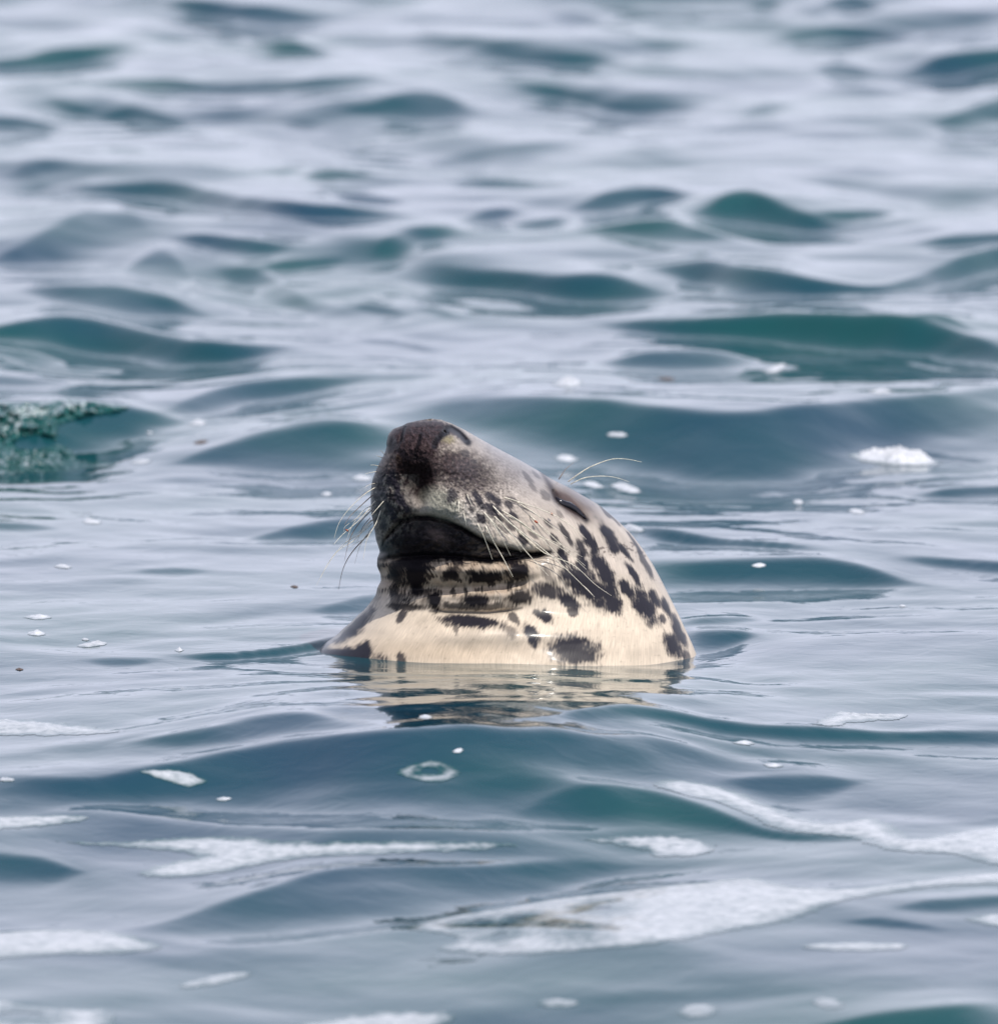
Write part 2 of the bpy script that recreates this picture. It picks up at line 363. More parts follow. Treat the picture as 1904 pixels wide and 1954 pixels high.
def slope_map(vrow):
    bq = (977 - vrow) / 1904 * TANW
    U = FAN[None, :] * (cosP + bq * sinP)[:, None] / TANW * 1904 + 952
    S = np.zeros(U.shape)
    for crest, foot, s in WAVES:
        u0, u1 = max(crest[0][0], foot[0][0]), min(crest[-1][0], foot[-1][0])
        pad = 0.10 * (u1 - u0) + 4
        us = np.linspace(u0 - pad, u1 + pad, 90)
        vc = gsmooth(np.interp(us, *zip(*crest)), 4.0); vf = gsmooth(np.interp(us, *zip(*foot)), 4.0)
        r = (vrow > vc.min() - 40) & (vrow < vf.max() + 60)
        uu = U[r]; vv = vrow[r][:, None] + 0 * uu
        a = np.interp(uu, us, vc); b = np.interp(uu, us, vf)
        # a narrow, tall face would need impossible side slopes: ease it
        thm = float(np.max(vf - vc)); hq = s * thm / (s + .14) / (.5 * (u1 - u0) + 1)
        s = s * 1.12 / (1 + (hq / .8) ** 2)
        e = np.clip(np.minimum(uu - us[0], us[-1] - uu) / (0.30 * (us[-1] - us[0])), 0, 1)
        e = e * e * (3 - 2 * e)
        th = np.maximum(b - a, 5.0)
        soft_c = np.clip(.16 * th, 2.0, 9.0); soft_f = np.clip(.45 * th, 4.0, 45.0)
        g = smooth(-soft_c, soft_c, vv - a) * (1 - smooth(-soft_f, soft_f, vv - (b - .1 * th)))
        S[r] += s * g * e
    S = np.where(S > .3, .3 + .35 * np.tanh((S - .3) / .35), S)
    return U, S

# Height field on fan columns (x / distance) and logarithmic distance, where slopes keep their value:
# the least-squares surface whose slope away from the viewer follows the wave faces, with side slopes held low.
LOGD = np.arange(math.log(8.6), math.log(44), .00105)
DG = np.exp(LOGD)

def slope_at(img, U0, v):
    """slope of the wave faces seen at row v (2300 down to -260) on each fan column"""
    f = np.clip(2300 - v, 0, img.shape[0] - 1.001); i = f.astype(int); q = f - i
    j = np.broadcast_to(np.arange(NC)[None, :], i.shape)
    return img[i, j] * (1 - q) + img[i + 1, j] * q

def solve_waves():
    vrow = np.arange(2300, -260, -1.0)
    U, S = slope_map(vrow)
    t = CAM_H / np.tan(PITCH - np.arctan((977 - vrow) / 1904 * TANW))
    Xf = FAN[None, :] * t[:, None]; Yf = np.repeat((t - CAM_D)[:, None], NC, 1)
    wild = np.clip(pnoise(Xf * 1.6 + .6 * pnoise(Xf * 2, Yf * 2, 51), Yf * 1.3, 52) - .12, 0, 1) * .45
    out = np.maximum.reduce([smooth(-60, -200, U), smooth(1964, 2100, U), np.repeat(smooth(2060, 2160, vrow)[:, None], NC, 1), np.repeat(1 - smooth(-120, -20, vrow)[:, None], NC, 1)])
    chop = np.clip(pnoise(Xf * 1.9 + .5 * pnoise(Xf * 2.3, Yf * 2.3, 55), Yf * 1.1, 56) - .05, 0, 1) * (1 - smooth(350, 800, vrow))[:, None]
    chop2 = np.clip(pnoise(Xf * 4.4 + .5 * pnoise(Xf * 4, Yf * 4, 85), Yf * 2.6, 86) - .08, 0, 1) * (1 - smooth(560, 760, vrow))[:, None]
    S = S * (1 - out) + wild * out + .26 * chop * (1 - out) + .16 * chop2 * (1 - out)
    kx = 2 * math.pi * np.fft.fftfreq(NC, FAN[1] - FAN[0])[None, :]
    ky = 2 * math.pi * np.fft.fftfreq(len(LOGD), LOGD[1] - LOGD[0])[:, None]
    LAM, MU = .10, (2.2 * 15) ** 2 * .12
    den = ky ** 2 + LAM * kx ** 2 + MU
    win = (smooth(0, .12, LOGD - LOGD[0]) * (1 - smooth(-.2, 0, LOGD - LOGD[-1])))[:, None] * (smooth(0, 30, np.arange(NC)) * smooth(0, 30, np.arange(NC)[::-1]))[None, :]
    z = np.zeros((len(LOGD), NC))
    for it in range(26):
        v = 977 - np.tan(PITCH - np.arctan((CAM_H - z) / DG[:, None])) / TANW * 1904
        G = slope_at(S, U, v) * win
        G = G - .5 * G.mean(0, keepdims=True)
        zn = np.real(np.fft.ifft2(-1j * ky * np.fft.fft2(G * 1.22) / den)) * DG[:, None] * win
        z += (.5 if it < 18 else .3) * (zn - z)
    return z

ZG = solve_waves()

def wave_height(x, y):
    x, y = np.broadcast_arrays(np.asarray(x, float), np.asarray(y, float))
    d = y + CAM_D
    c = (x - CAM[0]) / np.maximum(d, .5)
    fi = (c - FAN[0]) / (FAN[1] - FAN[0]); fj = (np.log(np.maximum(d, .5)) - LOGD[0]) / (LOGD[1] - LOGD[0])
    ok = (fi >= 0) & (fi <= NC - 1.001) & (fj >= 0) & (fj <= len(LOGD) - 1.001)
    fi = np.clip(fi, 0, NC - 1.001); fj = np.clip(fj, 0, len(LOGD) - 1.001)
    i = fi.astype(int); j = fj.astype(int); a = fi - i; b = fj - j
    z = (ZG[j, i] * (1 - a) + ZG[j, i + 1] * a) * (1 - b) + (ZG[j + 1, i] * (1 - a) + ZG[j + 1, i + 1] * a) * b
    return np.where(ok, z, 0)

def ripples(x, y):
    d = y + CAM_D
    calm = 1 - 0.6 * smooth(-1.6, -0.6, y) * (1 - smooth(1.8, 4.0, y))
    calm2 = smooth(-2.5, -1, y) * (1 - smooth(3.0, 5.0, y))
    fade = 1 - smooth(25, 60, np.abs(y)); fx = 1 - smooth(6, 30, np.abs(x))
    wx = x + 0.10 * pnoise(x * 1.7, y * 1.7, 11); wy = y + 0.10 * pnoise(x * 1.7, y * 1.7, 12)
    z = 0.010 * calm * pnoise(wx * 0.9, wy * 1.1, 1)
    z += 0.0045 * calm * pnoise(wx * 2.1 + 3, wy * 2.6, 2)
    sw = .35 * pnoise(x * 2.4, y * 1.6, 14)
    z += 0.0030 * calm2 * pnoise(wx * 2.9 + sw, wy * 4.6 + 2 * sw, 9)
    z += 0.0022 * pnoise(wx * 4.2, wy * 5.0 + 7, 3) + .0012 * pnoise(wx * 7.5, wy * 8.5 + 3, 5)
    front = smooth(-2.2, -1.2, y) * (1 - smooth(-.25, .1, y)) * np.exp(-(x / .7) ** 2)
    z += front * (.0036 * pnoise(wx * 6.0, wy * 6.5, 6) + .0012 * pnoise(wx * 13, wy * 11, 8))
    near = smooth(-5, -4, y) * (1 - smooth(-.6, -.1, y)) * np.exp(-(x / .75) ** 2)
    z += near * (.0022 * pnoise(wx * 2.6 + 5, wy * 3.4, 16) + .0011 * pnoise(wx * 5.5, wy * 5.2 + 9, 17))
    z += smooth(3, 6, y) * (.010 * pnoise(wx * 1.9 + 2, wy * 1.7, 18) + .0045 * pnoise(wx * 4.1, wy * 3.6, 19))
    z += smooth(.5, 2.5, y) * (1 - smooth(10, 14, y)) * .0013 * pnoise(wx * 8.5 + 4, wy * 7.5, 20)
    # the same kind of chop to either side of the frame
    c_ = np.abs(x - CAM[0]) / np.maximum(d, 4) / (TANW * .5)
    z += smooth(1.0, 1.35, c_) * (.035 * np.maximum(pnoise(wx * .8 + 9, wy * 1.2, 57), -.1) + .012 * pnoise(wx * 1.7, wy * 2.3 + 4, 58))
    z += 0.0006 * pnoise(wx * 13 + 0.4, wy * 12, 4) * (1 - smooth(4, 9, y))
    return z * fade * fx

def water_z(x, y):
    x = np.asarray(x, float); y = np.asarray(y, float)
    return wave_height(x, y) + ripples(x, y)

def hit(u, v, zf):
    """points where the sight lines through the sketch pixels meet the height field zf"""
    r = ray(u, v)
    t0 = -CAM[2] / r[..., 2]
    steps = np.arange(-1.4, 0.9, 0.012)
    best = t0.copy(); done = np.zeros(t0.shape, bool); prev = None
    T = t0[..., None] + steps
    P = CAM + T[..., None] * r[..., None, :]
    g = P[..., 2] - zf(P[..., 0], P[..., 1])
    neg = g < 0
    i = np.argmax(neg, axis=-1); i = np.where(neg.any(axis=-1), np.maximum(i, 1), len(steps) // 2)
    g1 = np.take_along_axis(g, i[..., None], -1)[..., 0]; g0 = np.take_along_axis(g, (i - 1)[..., None], -1)[..., 0]
    f = np.clip(g0 / np.where(np.abs(g0 - g1) < 1e-9, 1e-9, g0 - g1), 0, 1)
    t = t0 + steps[i - 1] + f * 0.012
    return CAM + t[..., None] * r

def build_sea():
    # rows: fine where the photograph looks, coarse to the horizon and behind the camera
    d = [9.5]
    while d[-1] < 34: d.append(d[-1] + max(0.005, 1.05 * d[-1] ** 2 / CAM_H * (TANW / 997)))
    ys = np.array(d) - CAM_D
    far = [ys[-1]]; st = 0.06
    while far[-1] < 4000: st *= 1.16; far.append(far[-1] + st)
    near = [ys[0]]; st = 0.02
    while near[-1] > -120: st *= 1.25; near.append(near[-1] - st)
    ys = np.concatenate([np.array(near[1:])[::-1], ys, far[1:]])
    nd = 620
    core = np.linspace(-1, 1, nd)
    ext = []; e = 1.0; st = 2.0 / nd
    while e < 80: st *= 1.22; e += st; ext.append(e)
    core = np.concatenate([-np.array(ext)[::-1], core, ext])
    hw = TANW * 0.5 * 1.28 * np.clip(ys + CAM_D, 9.0, None)
    X = CAM[0] + core[None, :] * hw[:, None]; Y = np.repeat(ys[:, None], len(core), 1)
    Z = water_z(X, Y)
    R, C = X.shape
    idx = np.arange(R * C).reshape(R, C)
    F = np.stack([idx[:-1, :-1], idx[:-1, 1:], idx[1:, 1:], idx[1:, :-1]], -1).reshape(-1, 4)
    o = mesh_obj("sea", np.stack([X, Y, Z], -1).reshape(-1, 3), F, M_WATER)
    tag(o, kind="structure")
build_sea()

# ------------------------------------------------------------------ the seal
SIL_L = [(799,822),(801,806),(803,795),(807,777),(812,768),(818,751),(828,741),(846,737),(852,738),(867,733),(889,721),(908,713),(922,709),(945,707),(980,708),(998,712),(1014,715),(1029,717),(1053,725),(1064,720),(1080,719),(1096,726),(1109,727),(1121,720),(1136,717),(1148,708),(1163,696),(1175,682),(1189,668),(1201,653),(1209,646),(1216,637),(1226,622),(1238,607),(1250,595),(1262,587),(1300,570),(1420,520)]
SIL_R = [(799,826),(801,842),(804,850),(808,862),(812,870),(820,886),(840,921),(860,958),(880,996),(900,1030),(915,1054),(930,1085),(950,1120),(965,1145),(985,1168),(1000,1185),(1020,1205),(1050,1228),(1080,1247),(1110,1263),(1140,1278),(1170,1293),(1200,1307),(1230,1321),(1250,1329),(1270,1335),(1300,1348),(1420,1395)]
FRONT = [(799,-.115),(803,-.14),(812,-.165),(830,-.19),(860,-.205),(890,-.205),(930,-.188),(985,-.182),(1030,-.172),(1060,-.160),(1095,-.165),(1140,-.160),(1170,-.165),(1215,-.192),(1270,-.212),(1420,-.25)]
BACK = [(799,-.105),(803,-.09),(812,-.07),(830,-.045),(860,-.005),(900,.05),(950,.105),(1000,.145),(1060,.175),(1170,.205),(1270,.235),(1420,.27)]
SHEAR = [(799,.004),(810,.02),(850,.05),(900,.065),(960,.075),(1020,.06),(1100,.035),(1200,.02),(1420,.02)]

def seg_field(U, V, pts):
    """distance to a polyline and position along it (0..1)"""
    best = np.full(U.shape, 1e9); al = np.zeros(U.shape); side = np.zeros(U.shape)
    n = len(pts) - 1
    for i in range(n):
        (ax, ay), (bx, by) = pts[i], pts[i + 1]
        dx, dy = bx - ax, by - ay; L2 = dx * dx + dy * dy
        t = np.clip(((U - ax) * dx + (V - ay) * dy) / L2, 0, 1)
        ex, ey = U - (ax + t * dx), V - (ay + t * dy)
        d = np.hypot(ex, ey); m = d < best
        best = np.where(m, d, best); al = np.where(m, (i + t) / n, al)
        side = np.where(m, np.sign(dx * ey - dy * ex), side)
    return best, al, side

def groove(U, V, pts, width, depth, ends=0.08):
    d, a, _ = seg_field(U, V, pts)
    return -depth * np.exp(-(d / width) ** 2) * smooth(0, ends, a) * (1 - smooth(1 - ends, 1, a))

def blob(U, V, u, v, ru, rv, ang=0):
    c, s = math.cos(math.radians(ang)), math.sin(math.radians(ang))
    x = (U - u) * c + (V - v) * s; y = -(U - u) * s + (V - v) * c
    return np.exp(-((x / ru) ** 2 + (y / rv) ** 2))

MOUTH = [(727,1051),(733,1031),(749,1012),(766,994),(790,987),(821,987),(852,994),(883,1008),(913,1026),(947,1044),(994,1055),(1018,1057),(1050,1053)]
CHIN = [(722,1066),(770,1063),(811,1060),(872,1062),(924,1069),(960,1069),(1010,1061),(1045,1058)]
FOLD1 = [(722,1119),(760,1122),(800,1124),(880,1122),(960,1117),(1005,1110),(1060,1092)]
FOLD2 = [(735,1160),(790,1164),(850,1168),(930,1170),(975,1164),(1040,1150)]
FOLD2B = [(820,1166),(850,1168),(930,1170),(975,1165),(995,1160)]
FOLD15 = [(728,1142),(800,1145),(880,1146),(960,1143),(1040,1128)]
EYE = [(1052,932),(1060,948),(1068,959),(1085,967),(1102,977),(1119,992)]
NOS_OUT = [(848,826),(852,818),(860,816),(876,826),(893,844)]
NOS_IN = [(829,852),(831,844),(835,838),(844,828),(852,824)]
SEPTUM = [(803,828),(798,848),(793,860),(792,874)]
SEPT_L = [(773,812),(767,830),(764,844)]

def relief(U, V):
    """metres towards the viewer"""
    D = np.zeros(U.shape)
    D += 0.010 * blob(U, V, 800, 848, 50, 34)                      # nose pad
    D += 0.006 * blob(U, V, 783, 850, 14, 26) + 0.006 * blob(U, V, 815, 850, 14, 26)
    D -= 0.013 * blob(U, V, 795, 912, 30, 30)                      # hollow under the nose
    D -= 0.007 * blob(U, V, 803, 945, 10, 34)                      # philtrum
    D += 0.013 * blob(U, V, 745, 955, 36, 45)                      # whisker pads
    D += 0.020 * blob(U, V, 880, 965, 70, 42, 25)
    D += 0.008 * blob(U, V, 862, 838, 22, 16, 30)                  # nostril flap
    D -= 0.010 * blob(U, V, 745, 846, 9, 14)
    D += groove(U, V, NOS_OUT, 5.0, .010) + groove(U, V, NOS_IN, 5.0, .007)
    D += groove(U, V, SEPTUM, 3.5, .005) + groove(U, V, SEPT_L, 3.5, .005)
    # mouth: deep crease, the lower jaw set back below the upper lip
    d, a, side = seg_field(U, V, MOUTH)
    ends = smooth(0, .05, a) * (1 - smooth(.93, 1, a))
    D -= 0.013 * np.exp(-(d / 4.5) ** 2) * ends
    below = (side > 0)
    D -= np.where(below, 0.004 * np.exp(-(d / 26) ** 2), 0) * ends
    D += np.where(~below, 0.006 * np.exp(-((d - 16) / 14) ** 2), 0) * ends
    D += 0.011 * blob(U, V, 820, 1034, 85, 20)                     # chin
    D += groove(U, V, CHIN, 5.0, .013)
    fe = smooth(716, 750, U) * (1 - smooth(960, 1040, U))
    D += fe * (.008 * np.exp(-((V - 1088 + .03 * (U - 850)) / 15) ** 2) + .006 * np.exp(-((V - 1143 + .03 * (U - 850)) / 13) ** 2)) + 0.003 * blob(U, V, 880, 1092, 150, 20, 0) + 0.006 * blob(U, V, 985, 1088, 26, 18)
    fw = 1 + .5 * pnoise(U / 26, V / 40, 27)
    D += (groove(U, V, FOLD1, 10.0, .013, .25) + groove(U, V, FOLD15, 8.0, .003, .3)) * fw + groove(U, V, FOLD2, 12.0, .005, .3) + groove(U, V, FOLD2B, 4.5, .007, .35)
    D += 0.010 * blob(U, V, 900, 1205, 170, 22) + 0.004 * blob(U, V, 985, 1215, 18, 16)
    # eye
    D -= 0.008 * blob(U, V, 1082, 962, 52, 17, 42)
    D += groove(U, V, EYE, 5.0, .010)
    D += 0.006 * blob(U, V, 1112, 958, 40, 12, 40) + 0.005 * blob(U, V, 1072, 985, 34, 12, 42)
    # whisker beds and wet wrinkles on the muzzle
    pad = np.maximum(blob(U, V, 890, 950, 90, 55, 20), blob(U, V, 740, 945, 40, 70))
    D += 0.0022 * pad * pnoise(U / 9, V / 7, 21) + 0.0012 * pad * pnoise(U / 4, V / 4, 22)
    nose = blob(U, V, 800, 850, 60, 50)
    D += 0.0030 * nose * pnoise(U / 8, V / 10, 23) + 0.0014 * nose * pnoise(U / 3, V / 3, 24)
    D += blob(U, V, 840, 1035, 110, 30) * (.0055 * pnoise(U / 15, V / 11, 25) + .0018 * pnoise(U / 5, V / 5, 54))
    D += 0.0010 * pnoise(U / 60, V / 22, 26)
    return D

def poly_sdf(X, Y, poly):
    n = len(poly); d = np.full(X.shape, 1e9); ins = np.zeros(X.shape, bool)
    for i in range(n):
        ax, ay = poly[i]; bx, by = poly[(i + 1) % n]
        dx, dy = bx - ax, by - ay; L2 = dx * dx + dy * dy + 1e-12
        t = np.clip(((X - ax) * dx + (Y - ay) * dy) / L2, 0, 1)
        d = np.minimum(d, np.hypot(X - ax - t * dx, Y - ay - t * dy))
        cr = ((ay > Y) != (by > Y)) & (X < (bx - ax) * (Y - ay) / (by - ay + 1e-12) + ax)
        ins ^= cr
    return np.where(ins, d, -d)

SPOTS = [  # u, v, half length, half width, direction (0 right, 90 down), strength
 (1094,1241,46,27,10,1),(1285,1232,27,13,60,1),(1297,1206,36,10,68,1),(1230,1157,40,17,58,1),(1249,1142,18,9,60,1),(1271,1157,18,7,65,1),(1264,1180,10,6,60,.9),
 (1120,1119,62,24,38,1),(1155,1093,55,14,62,1),(1169,1151,24,16,40,1),(1195,1125,20,10,55,1),(1111,1079,20,11,70,1),(1073,1064,20,8,75,1),(1210,1096,28,6,58,1),
 (1192,1052,22,5,55,1),(1230,1073,35,6,62,.9),(1047,1128,30,13,10,.95),(995,1140,22,14,0,.95),(1085,1148,22,12,30,1),(1091,1166,12,10,40,.9),(1041,1177,16,10,50,1),(1027,1171,10,6,40,.9),
 (980,1180,14,8,60,.85),(972,1203,12,9,30,.6),(1015,1209,22,11,62,1),(898,1184,55,11,3,1),(871,1199,9,5,90,.7),(768,1159,34,7,2,.9),(752,1128,12,9,90,.8),(801,1126,14,10,90,.9),(828,1146,22,12,90,1),(907,1146,32,11,0,1),(905,1158,64,7,1,.8),
 (792,1098,30,23,90,1),(758,1094,26,12,90,.95),(861,1098,20,10,-30,.95),(926,1103,34,10,0,1),(993,1091,20,19,90,1),(776,1070,54,6,0,.9),(880,1075,20,5,0,.5),(756,1144,16,10,90,.8),
 (677,1194,46,13,-42,1),(637,1258,80,20,-6,1),(694,1241,17,16,90,1),(766,1177,15,7,-55,.9),(766,1261,15,9,90,.9),(1045,1098,18,8,60,.6),
 (1162,1020,32,10,58,1),(1171,1044,14,8,65,1),(1119,1020,24,8,60,1),(1133,1041,18,7,60,1),(1080,1020,26,5,58,.9),(1109,1046,16,8,60,.95),(1210,1034,30,5,58,.9),(1155,977,16,7,50,.9),(1174,993,14,6,55,.8),
 (1006,910,15,4,50,.55),(1016,928,12,4,50,.5),(1040,945,12,6,45,.6),(1023,905,12,4,45,.5),(1045,1000,12,4,50,.8),(1068,981,10,4,50,.5),(1057,1027,11,6,55,.9),
 (915,953,10,6,50,.95),(935,948,11,6,45,.9),(948,955,12,6,40,.95),(978,953,12,5,30,.7),(980,984,11,7,45,.95),(973,1003,12,6,40,.8),(942,969,16,6,35,.95),(918,989,12,7,45,.95),(938,978,11,5,40,.9),(971,963,11,6,40,.9),
 (997,1029,12,6,40,.95),(1018,1022,12,4,40,.7),(895,955,9,5,50,.9),(907,945,9,5,45,.9),(922,966,10,5,45,.9),(889,865,8,6,0,.7),(905,881,6,4,0,.6),(960,1012,14,4,30,.6),(900,972,7,5,60,.8),(955,990,9,5,50,.8),(1000,968,9,4,40,.6),
 (862,944,11,8,30,.9),(764,953,18,7,60,.95),(742,968,16,7,70,.9),(726,930,20,7,100,.9),(752,990,14,6,70,.9),(733,1000,12,5,80,.8),(722,965,16,5,90,.85),(776,972,14,5,60,.85),(757,930,12,6,70,.9),(733,945,9,5,80,.7),(745,912,14,8,100,.9),
 (1310,1252,14,7,70,.8),(1240,1192,8,5,60,.6),
]

SEAL_BACK = 0.15

def lerp3(c, col, m):
    return c * (1 - m[..., None]) + np.asarray(col)[None, None, :] * m[..., None]

def build_seal():
    root = bpy.data.objects.new("grey_seal", None); COL.objects.link(root)
    tag(root, "speckled cream and dark grey seal with raised muzzle and closed eyes in the sea", "seal")
    # rows from the top of the muzzle to well below the water, columns round the body
    r1 = 799 + (np.linspace(0, 1, 60) ** 1.7) * 41
    vs = np.concatenate([r1, np.linspace(840, 1420, 400)[1:]])
    nf, nb = 460, 150
    th = np.concatenate([np.linspace(0, math.pi, nf, endpoint=False), np.linspace(math.pi, 2 * math.pi, nb, endpoint=False)])
    def prof(p, s=4.0):
        fine = np.arange(795, 1425, 0.5); a = np.interp(fine, *zip(*p)); a = gsmooth(a, s); return np.interp(vs, fine, a)
    xl, xr = np.interp(vs, *zip(*SIL_L)), np.interp(vs, *zip(*SIL_R))
    xl = np.where(vs > 822, prof(SIL_L, 5), xl); xr = np.where(vs > 822, prof(SIL_R, 5), xr)
    fr, bk, sh = prof(FRONT, 12), prof(BACK, 12), prof(SHEAR, 12)
    k0 = smooth(799, 806, vs); mid = -.112
    fr, bk = mid + (fr - mid) * (0.15 + .85 * k0), mid + (bk - mid) * (0.15 + .85 * k0)
    cen = (fr + bk) / 2; hb = (bk - fr) / 2
    X = -np.cos(th)[None, :] * np.ones((len(vs), 1)); isf = (th < math.pi)[None, :]
    pw = 2.25
    ell = (1 - np.abs(X) ** pw).clip(0, 1) ** (1 / pw)
    U = (xl + xr)[:, None] / 2 + (xr - xl)[:, None] / 2 * X
    V = np.repeat(vs[:, None], len(th), 1)
    W = cen[:, None] + sh[:, None] * X - np.where(isf, 1, -1) * hb[:, None] * ell
    fade = np.where(isf, smooth(0, .16, 1 - np.abs(X)), 0) * smooth(800, 812, V)
    D = relief(U, V)
    W = W - D * fade + SEAL_BACK
    P = CAM + (D0 + W)[..., None] * ray(U, V)
    R, C = U.shape
    # normals on the grid
    du = np.roll(P, -1, 1) - np.roll(P, 1, 1); dv = np.gradient(P, axis=0)
    N = np.cross(du, dv); N /= np.linalg.norm(N, axis=-1, keepdims=True) + 1e-12
    if (N[R // 2, nf // 2] @ FW) > 0: N = -N
    # fur flow coordinates (metres along and across)
    along = np.cumsum(np.linalg.norm(np.diff(P, axis=0, prepend=P[:1]), axis=-1), 0)
    mean_r = (xr - xl)[:, None] / 2 * KPX
    across = (th[None, :] - math.pi / 2) * np.interp(vs, [800, 900, 1100, 1420], [.07, .13, .19, .26])[:, None]
    flow = np.stack([along, across, across * 0], -1)
    sn = pnoise(along * 60, across * 420, 31) * .6 + pnoise(along * 130, across * 800, 32) * .4
    bn = pnoise(U / 16, V / 16, 33) * isf
    # ---- coat colours and painted shade
    cream, grey, tan = (.63, .535, .425), (.30, .275, .27), (.27, .225, .19)
    dark, nosec, black = (.021, .019, .026), (.052, .036, .036), (.012, .010, .012)
    c = np.ones(U.shape + (3,)) * np.array(cream)
    warm = smooth(1130, 1220, V) * isf
    c = lerp3(c, (.64, .535, .42), warm * .6)
    head = (1 - smooth(985, 1075, V - (U - 900) * .28 + sn * 14)) * isf
    c = lerp3(c, (.46, .40, .35), head * .75)
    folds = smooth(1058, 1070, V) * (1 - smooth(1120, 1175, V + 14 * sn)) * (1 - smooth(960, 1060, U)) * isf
    c = lerp3(c, (.38, .29, .215), folds * np.clip(.75 + .35 * bn, 0, 1))  # fold shade painted into the base as tan, with the wet fur
    crown = np.maximum(blob(U, V, 985, 870, 110, 60, 38), blob(U, V, 1100, 930, 70, 30, 40))
    c = lerp3(c, grey, np.clip(crown * 1.25 + .15 * sn, 0, 1) * (V < 1010))
    muz = np.clip(1.8 * np.maximum.reduce([blob(U, V, 790, 885, 75, 85), blob(U, V, 735, 950, 45, 90), .9 * blob(U, V, 880, 900, 80, 42, 20)]) + .25 * bn - .1, 0, 1)
    c = lerp3(c, (.090, .072, .065), muz * .92)
    pad = np.clip(blob(U, V, 890, 985, 70, 26, 20) * 1.1, 0, 1)
    c = lerp3(c, (.42, .38, .34), pad * .8)
    mott = np.clip(1.3 * np.maximum(blob(U, V, 875, 905, 60, 36, 20), blob(U, V, 735, 950, 40, 80)), 0, 1) * smooth(.05, .4, pnoise(U / 8, V / 6, 35) + .5 * pnoise(U / 3.5, V / 3.5, 36))
    c = lerp3(c, (.05, .038, .042), mott * .85)
    jaw = (1 - smooth(1062, 1078, V + sn * 3)) * smooth(985, 1005, V)
    lowlip = blob(U, V, 825, 1038, 112, 42, 4)
    d, a, side = seg_field(U, V, MOUTH)
    c = lerp3(c, black, np.clip(1.9 * lowlip - .25 + .45 * pnoise(U / 9, V / 7, 39), 0, 1) * (side > 0) * (V < 1072))
    jsd = poly_sdf(U, V, [(725,1056),(733,1031),(749,1012),(766,994),(790,987),(821,987),(852,994),(883,1008),(913,1026),(947,1044),(994,1054),(1020,1057),(1008,1063),(960,1068),(924,1068),(872,1063),(811,1061),(770,1063),(725,1067)])
    c = lerp3(c, black, smooth(-5, 4, jsd + 5 * pnoise(U / 9, V / 6, 46)) * isf * .96)
    late = smooth(-3, 4, jsd) * smooth(885, 960, U) * isf
    chin = smooth(-2, 6, jsd) * isf
    c = lerp3(c, (.026, .023, .026), chin * smooth(.02, .40, pnoise(U / 10, V / 7, 50) + .5 * pnoise(U / 4, V / 4, 51)) * .8)
    c = lerp3(c, (.21, .155, .115), late * smooth(-.15, .30, pnoise(U / 13, V / 6, 47)) * (1 - np.exp(-(seg_field(U, V, MOUTH)[0] / 5) ** 2)))
    c = lerp3(c, (.15, .11, .10), chin * blob(U, V, 835, 1022, 20, 10, 30) * .6)
    c = lerp3(c, black, np.clip(1.4 * blob(U, V, 765, 985, 34, 18, -35) - .3 + .6 * pnoise(U / 6, V / 6, 53), 0, 1) * isf)
    c = lerp3(c, (.085, .062, .055), (side > 0) * (V < 1064) * smooth(.12, .55, pnoise(U / 11, V / 7, 37) + .5 * pnoise(U / 4, V / 4, 38)) * (.35 + .4 * smooth(880, 960, U)))
    nose = np.clip(2.6 * np.maximum.reduce([blob(U, V, 790, 838, 60, 44), blob(U, V, 795, 885, 50, 36), .8 * blob(U, V, 870, 892, 50, 26, 20), .75 * blob(U, V, 728, 930, 26, 60)]) - .5 + .35 * bn + .45 * pnoise(U / 8, V / 8, 44), 0, 1)
    c = lerp3(c, nosec, nose * .95)
    c = lerp3(c, (.13, .10, .10), nose * smooth(.1, .6, pnoise(U / 6, V / 6, 41)) * .5)
    c = lerp3(c, (.022, .012, .012), np.clip(2.0 * blob(U, V, 797, 912, 34, 30) - .35 + .3 * bn, 0, 1))  # shade under the nose painted as dark colour, philtrum included
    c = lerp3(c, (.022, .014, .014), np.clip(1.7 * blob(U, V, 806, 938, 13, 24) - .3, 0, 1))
    c = lerp3(c, (.17, .10, .045), np.clip(1.6 * blob(U, V, 765, 874, 9, 11) - .4 + .5 * pnoise(U / 4, V / 4, 42), 0, 1))
    c = lerp3(c, (.22, .19, .12), np.clip(1.5 * blob(U, V, 856, 838, 18, 11, 10) - .45 + .4 * pnoise(U / 5, V / 5, 45), 0, 1))
    for pts, w, col, st in ((NOS_OUT, 5.5, black, 1), (NOS_IN, 5, black, 1), (SEPTUM, 3, black, .9), (SEPT_L, 3, black, .9), (MOUTH, 4.5, black, 1), (CHIN, 4, black, .85), (FOLD2B, 3.0, black, .7)):
        d, a, _ = seg_field(U, V, pts)
        c = lerp3(c, col, st * np.exp(-(d / w) ** 2) * isf)  # nostril-edge and crease shadow drawn into the colour as dark lines
    c = lerp3(c, black, np.clip(2.2 * blob(U, V, 745, 846, 9, 14) - .3, 0, 1))
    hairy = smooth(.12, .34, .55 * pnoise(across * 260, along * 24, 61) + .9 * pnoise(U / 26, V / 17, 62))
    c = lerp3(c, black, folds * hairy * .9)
    # nose leather, and the shade in the hollow under it painted near-black
    nsd = poly_sdf(U, V, [(748,822),(776,807),(800,803),(835,801),(858,810),(876,821),(895,847),(884,844),(868,829),(852,828),(838,838),(830,852),(826,868),(815,880),(790,884),(768,880),(752,862),(742,846)])
    m = smooth(-4, 4, nsd + 4 * pnoise(U / 6, V / 6, 63)) * isf
    leather = np.array((.036, .024, .025)) * (1 + .55 * pnoise(U / 7, V / 7, 64) + .4 * pnoise(U / 3, V / 3, 65))[..., None].clip(.25, 2)
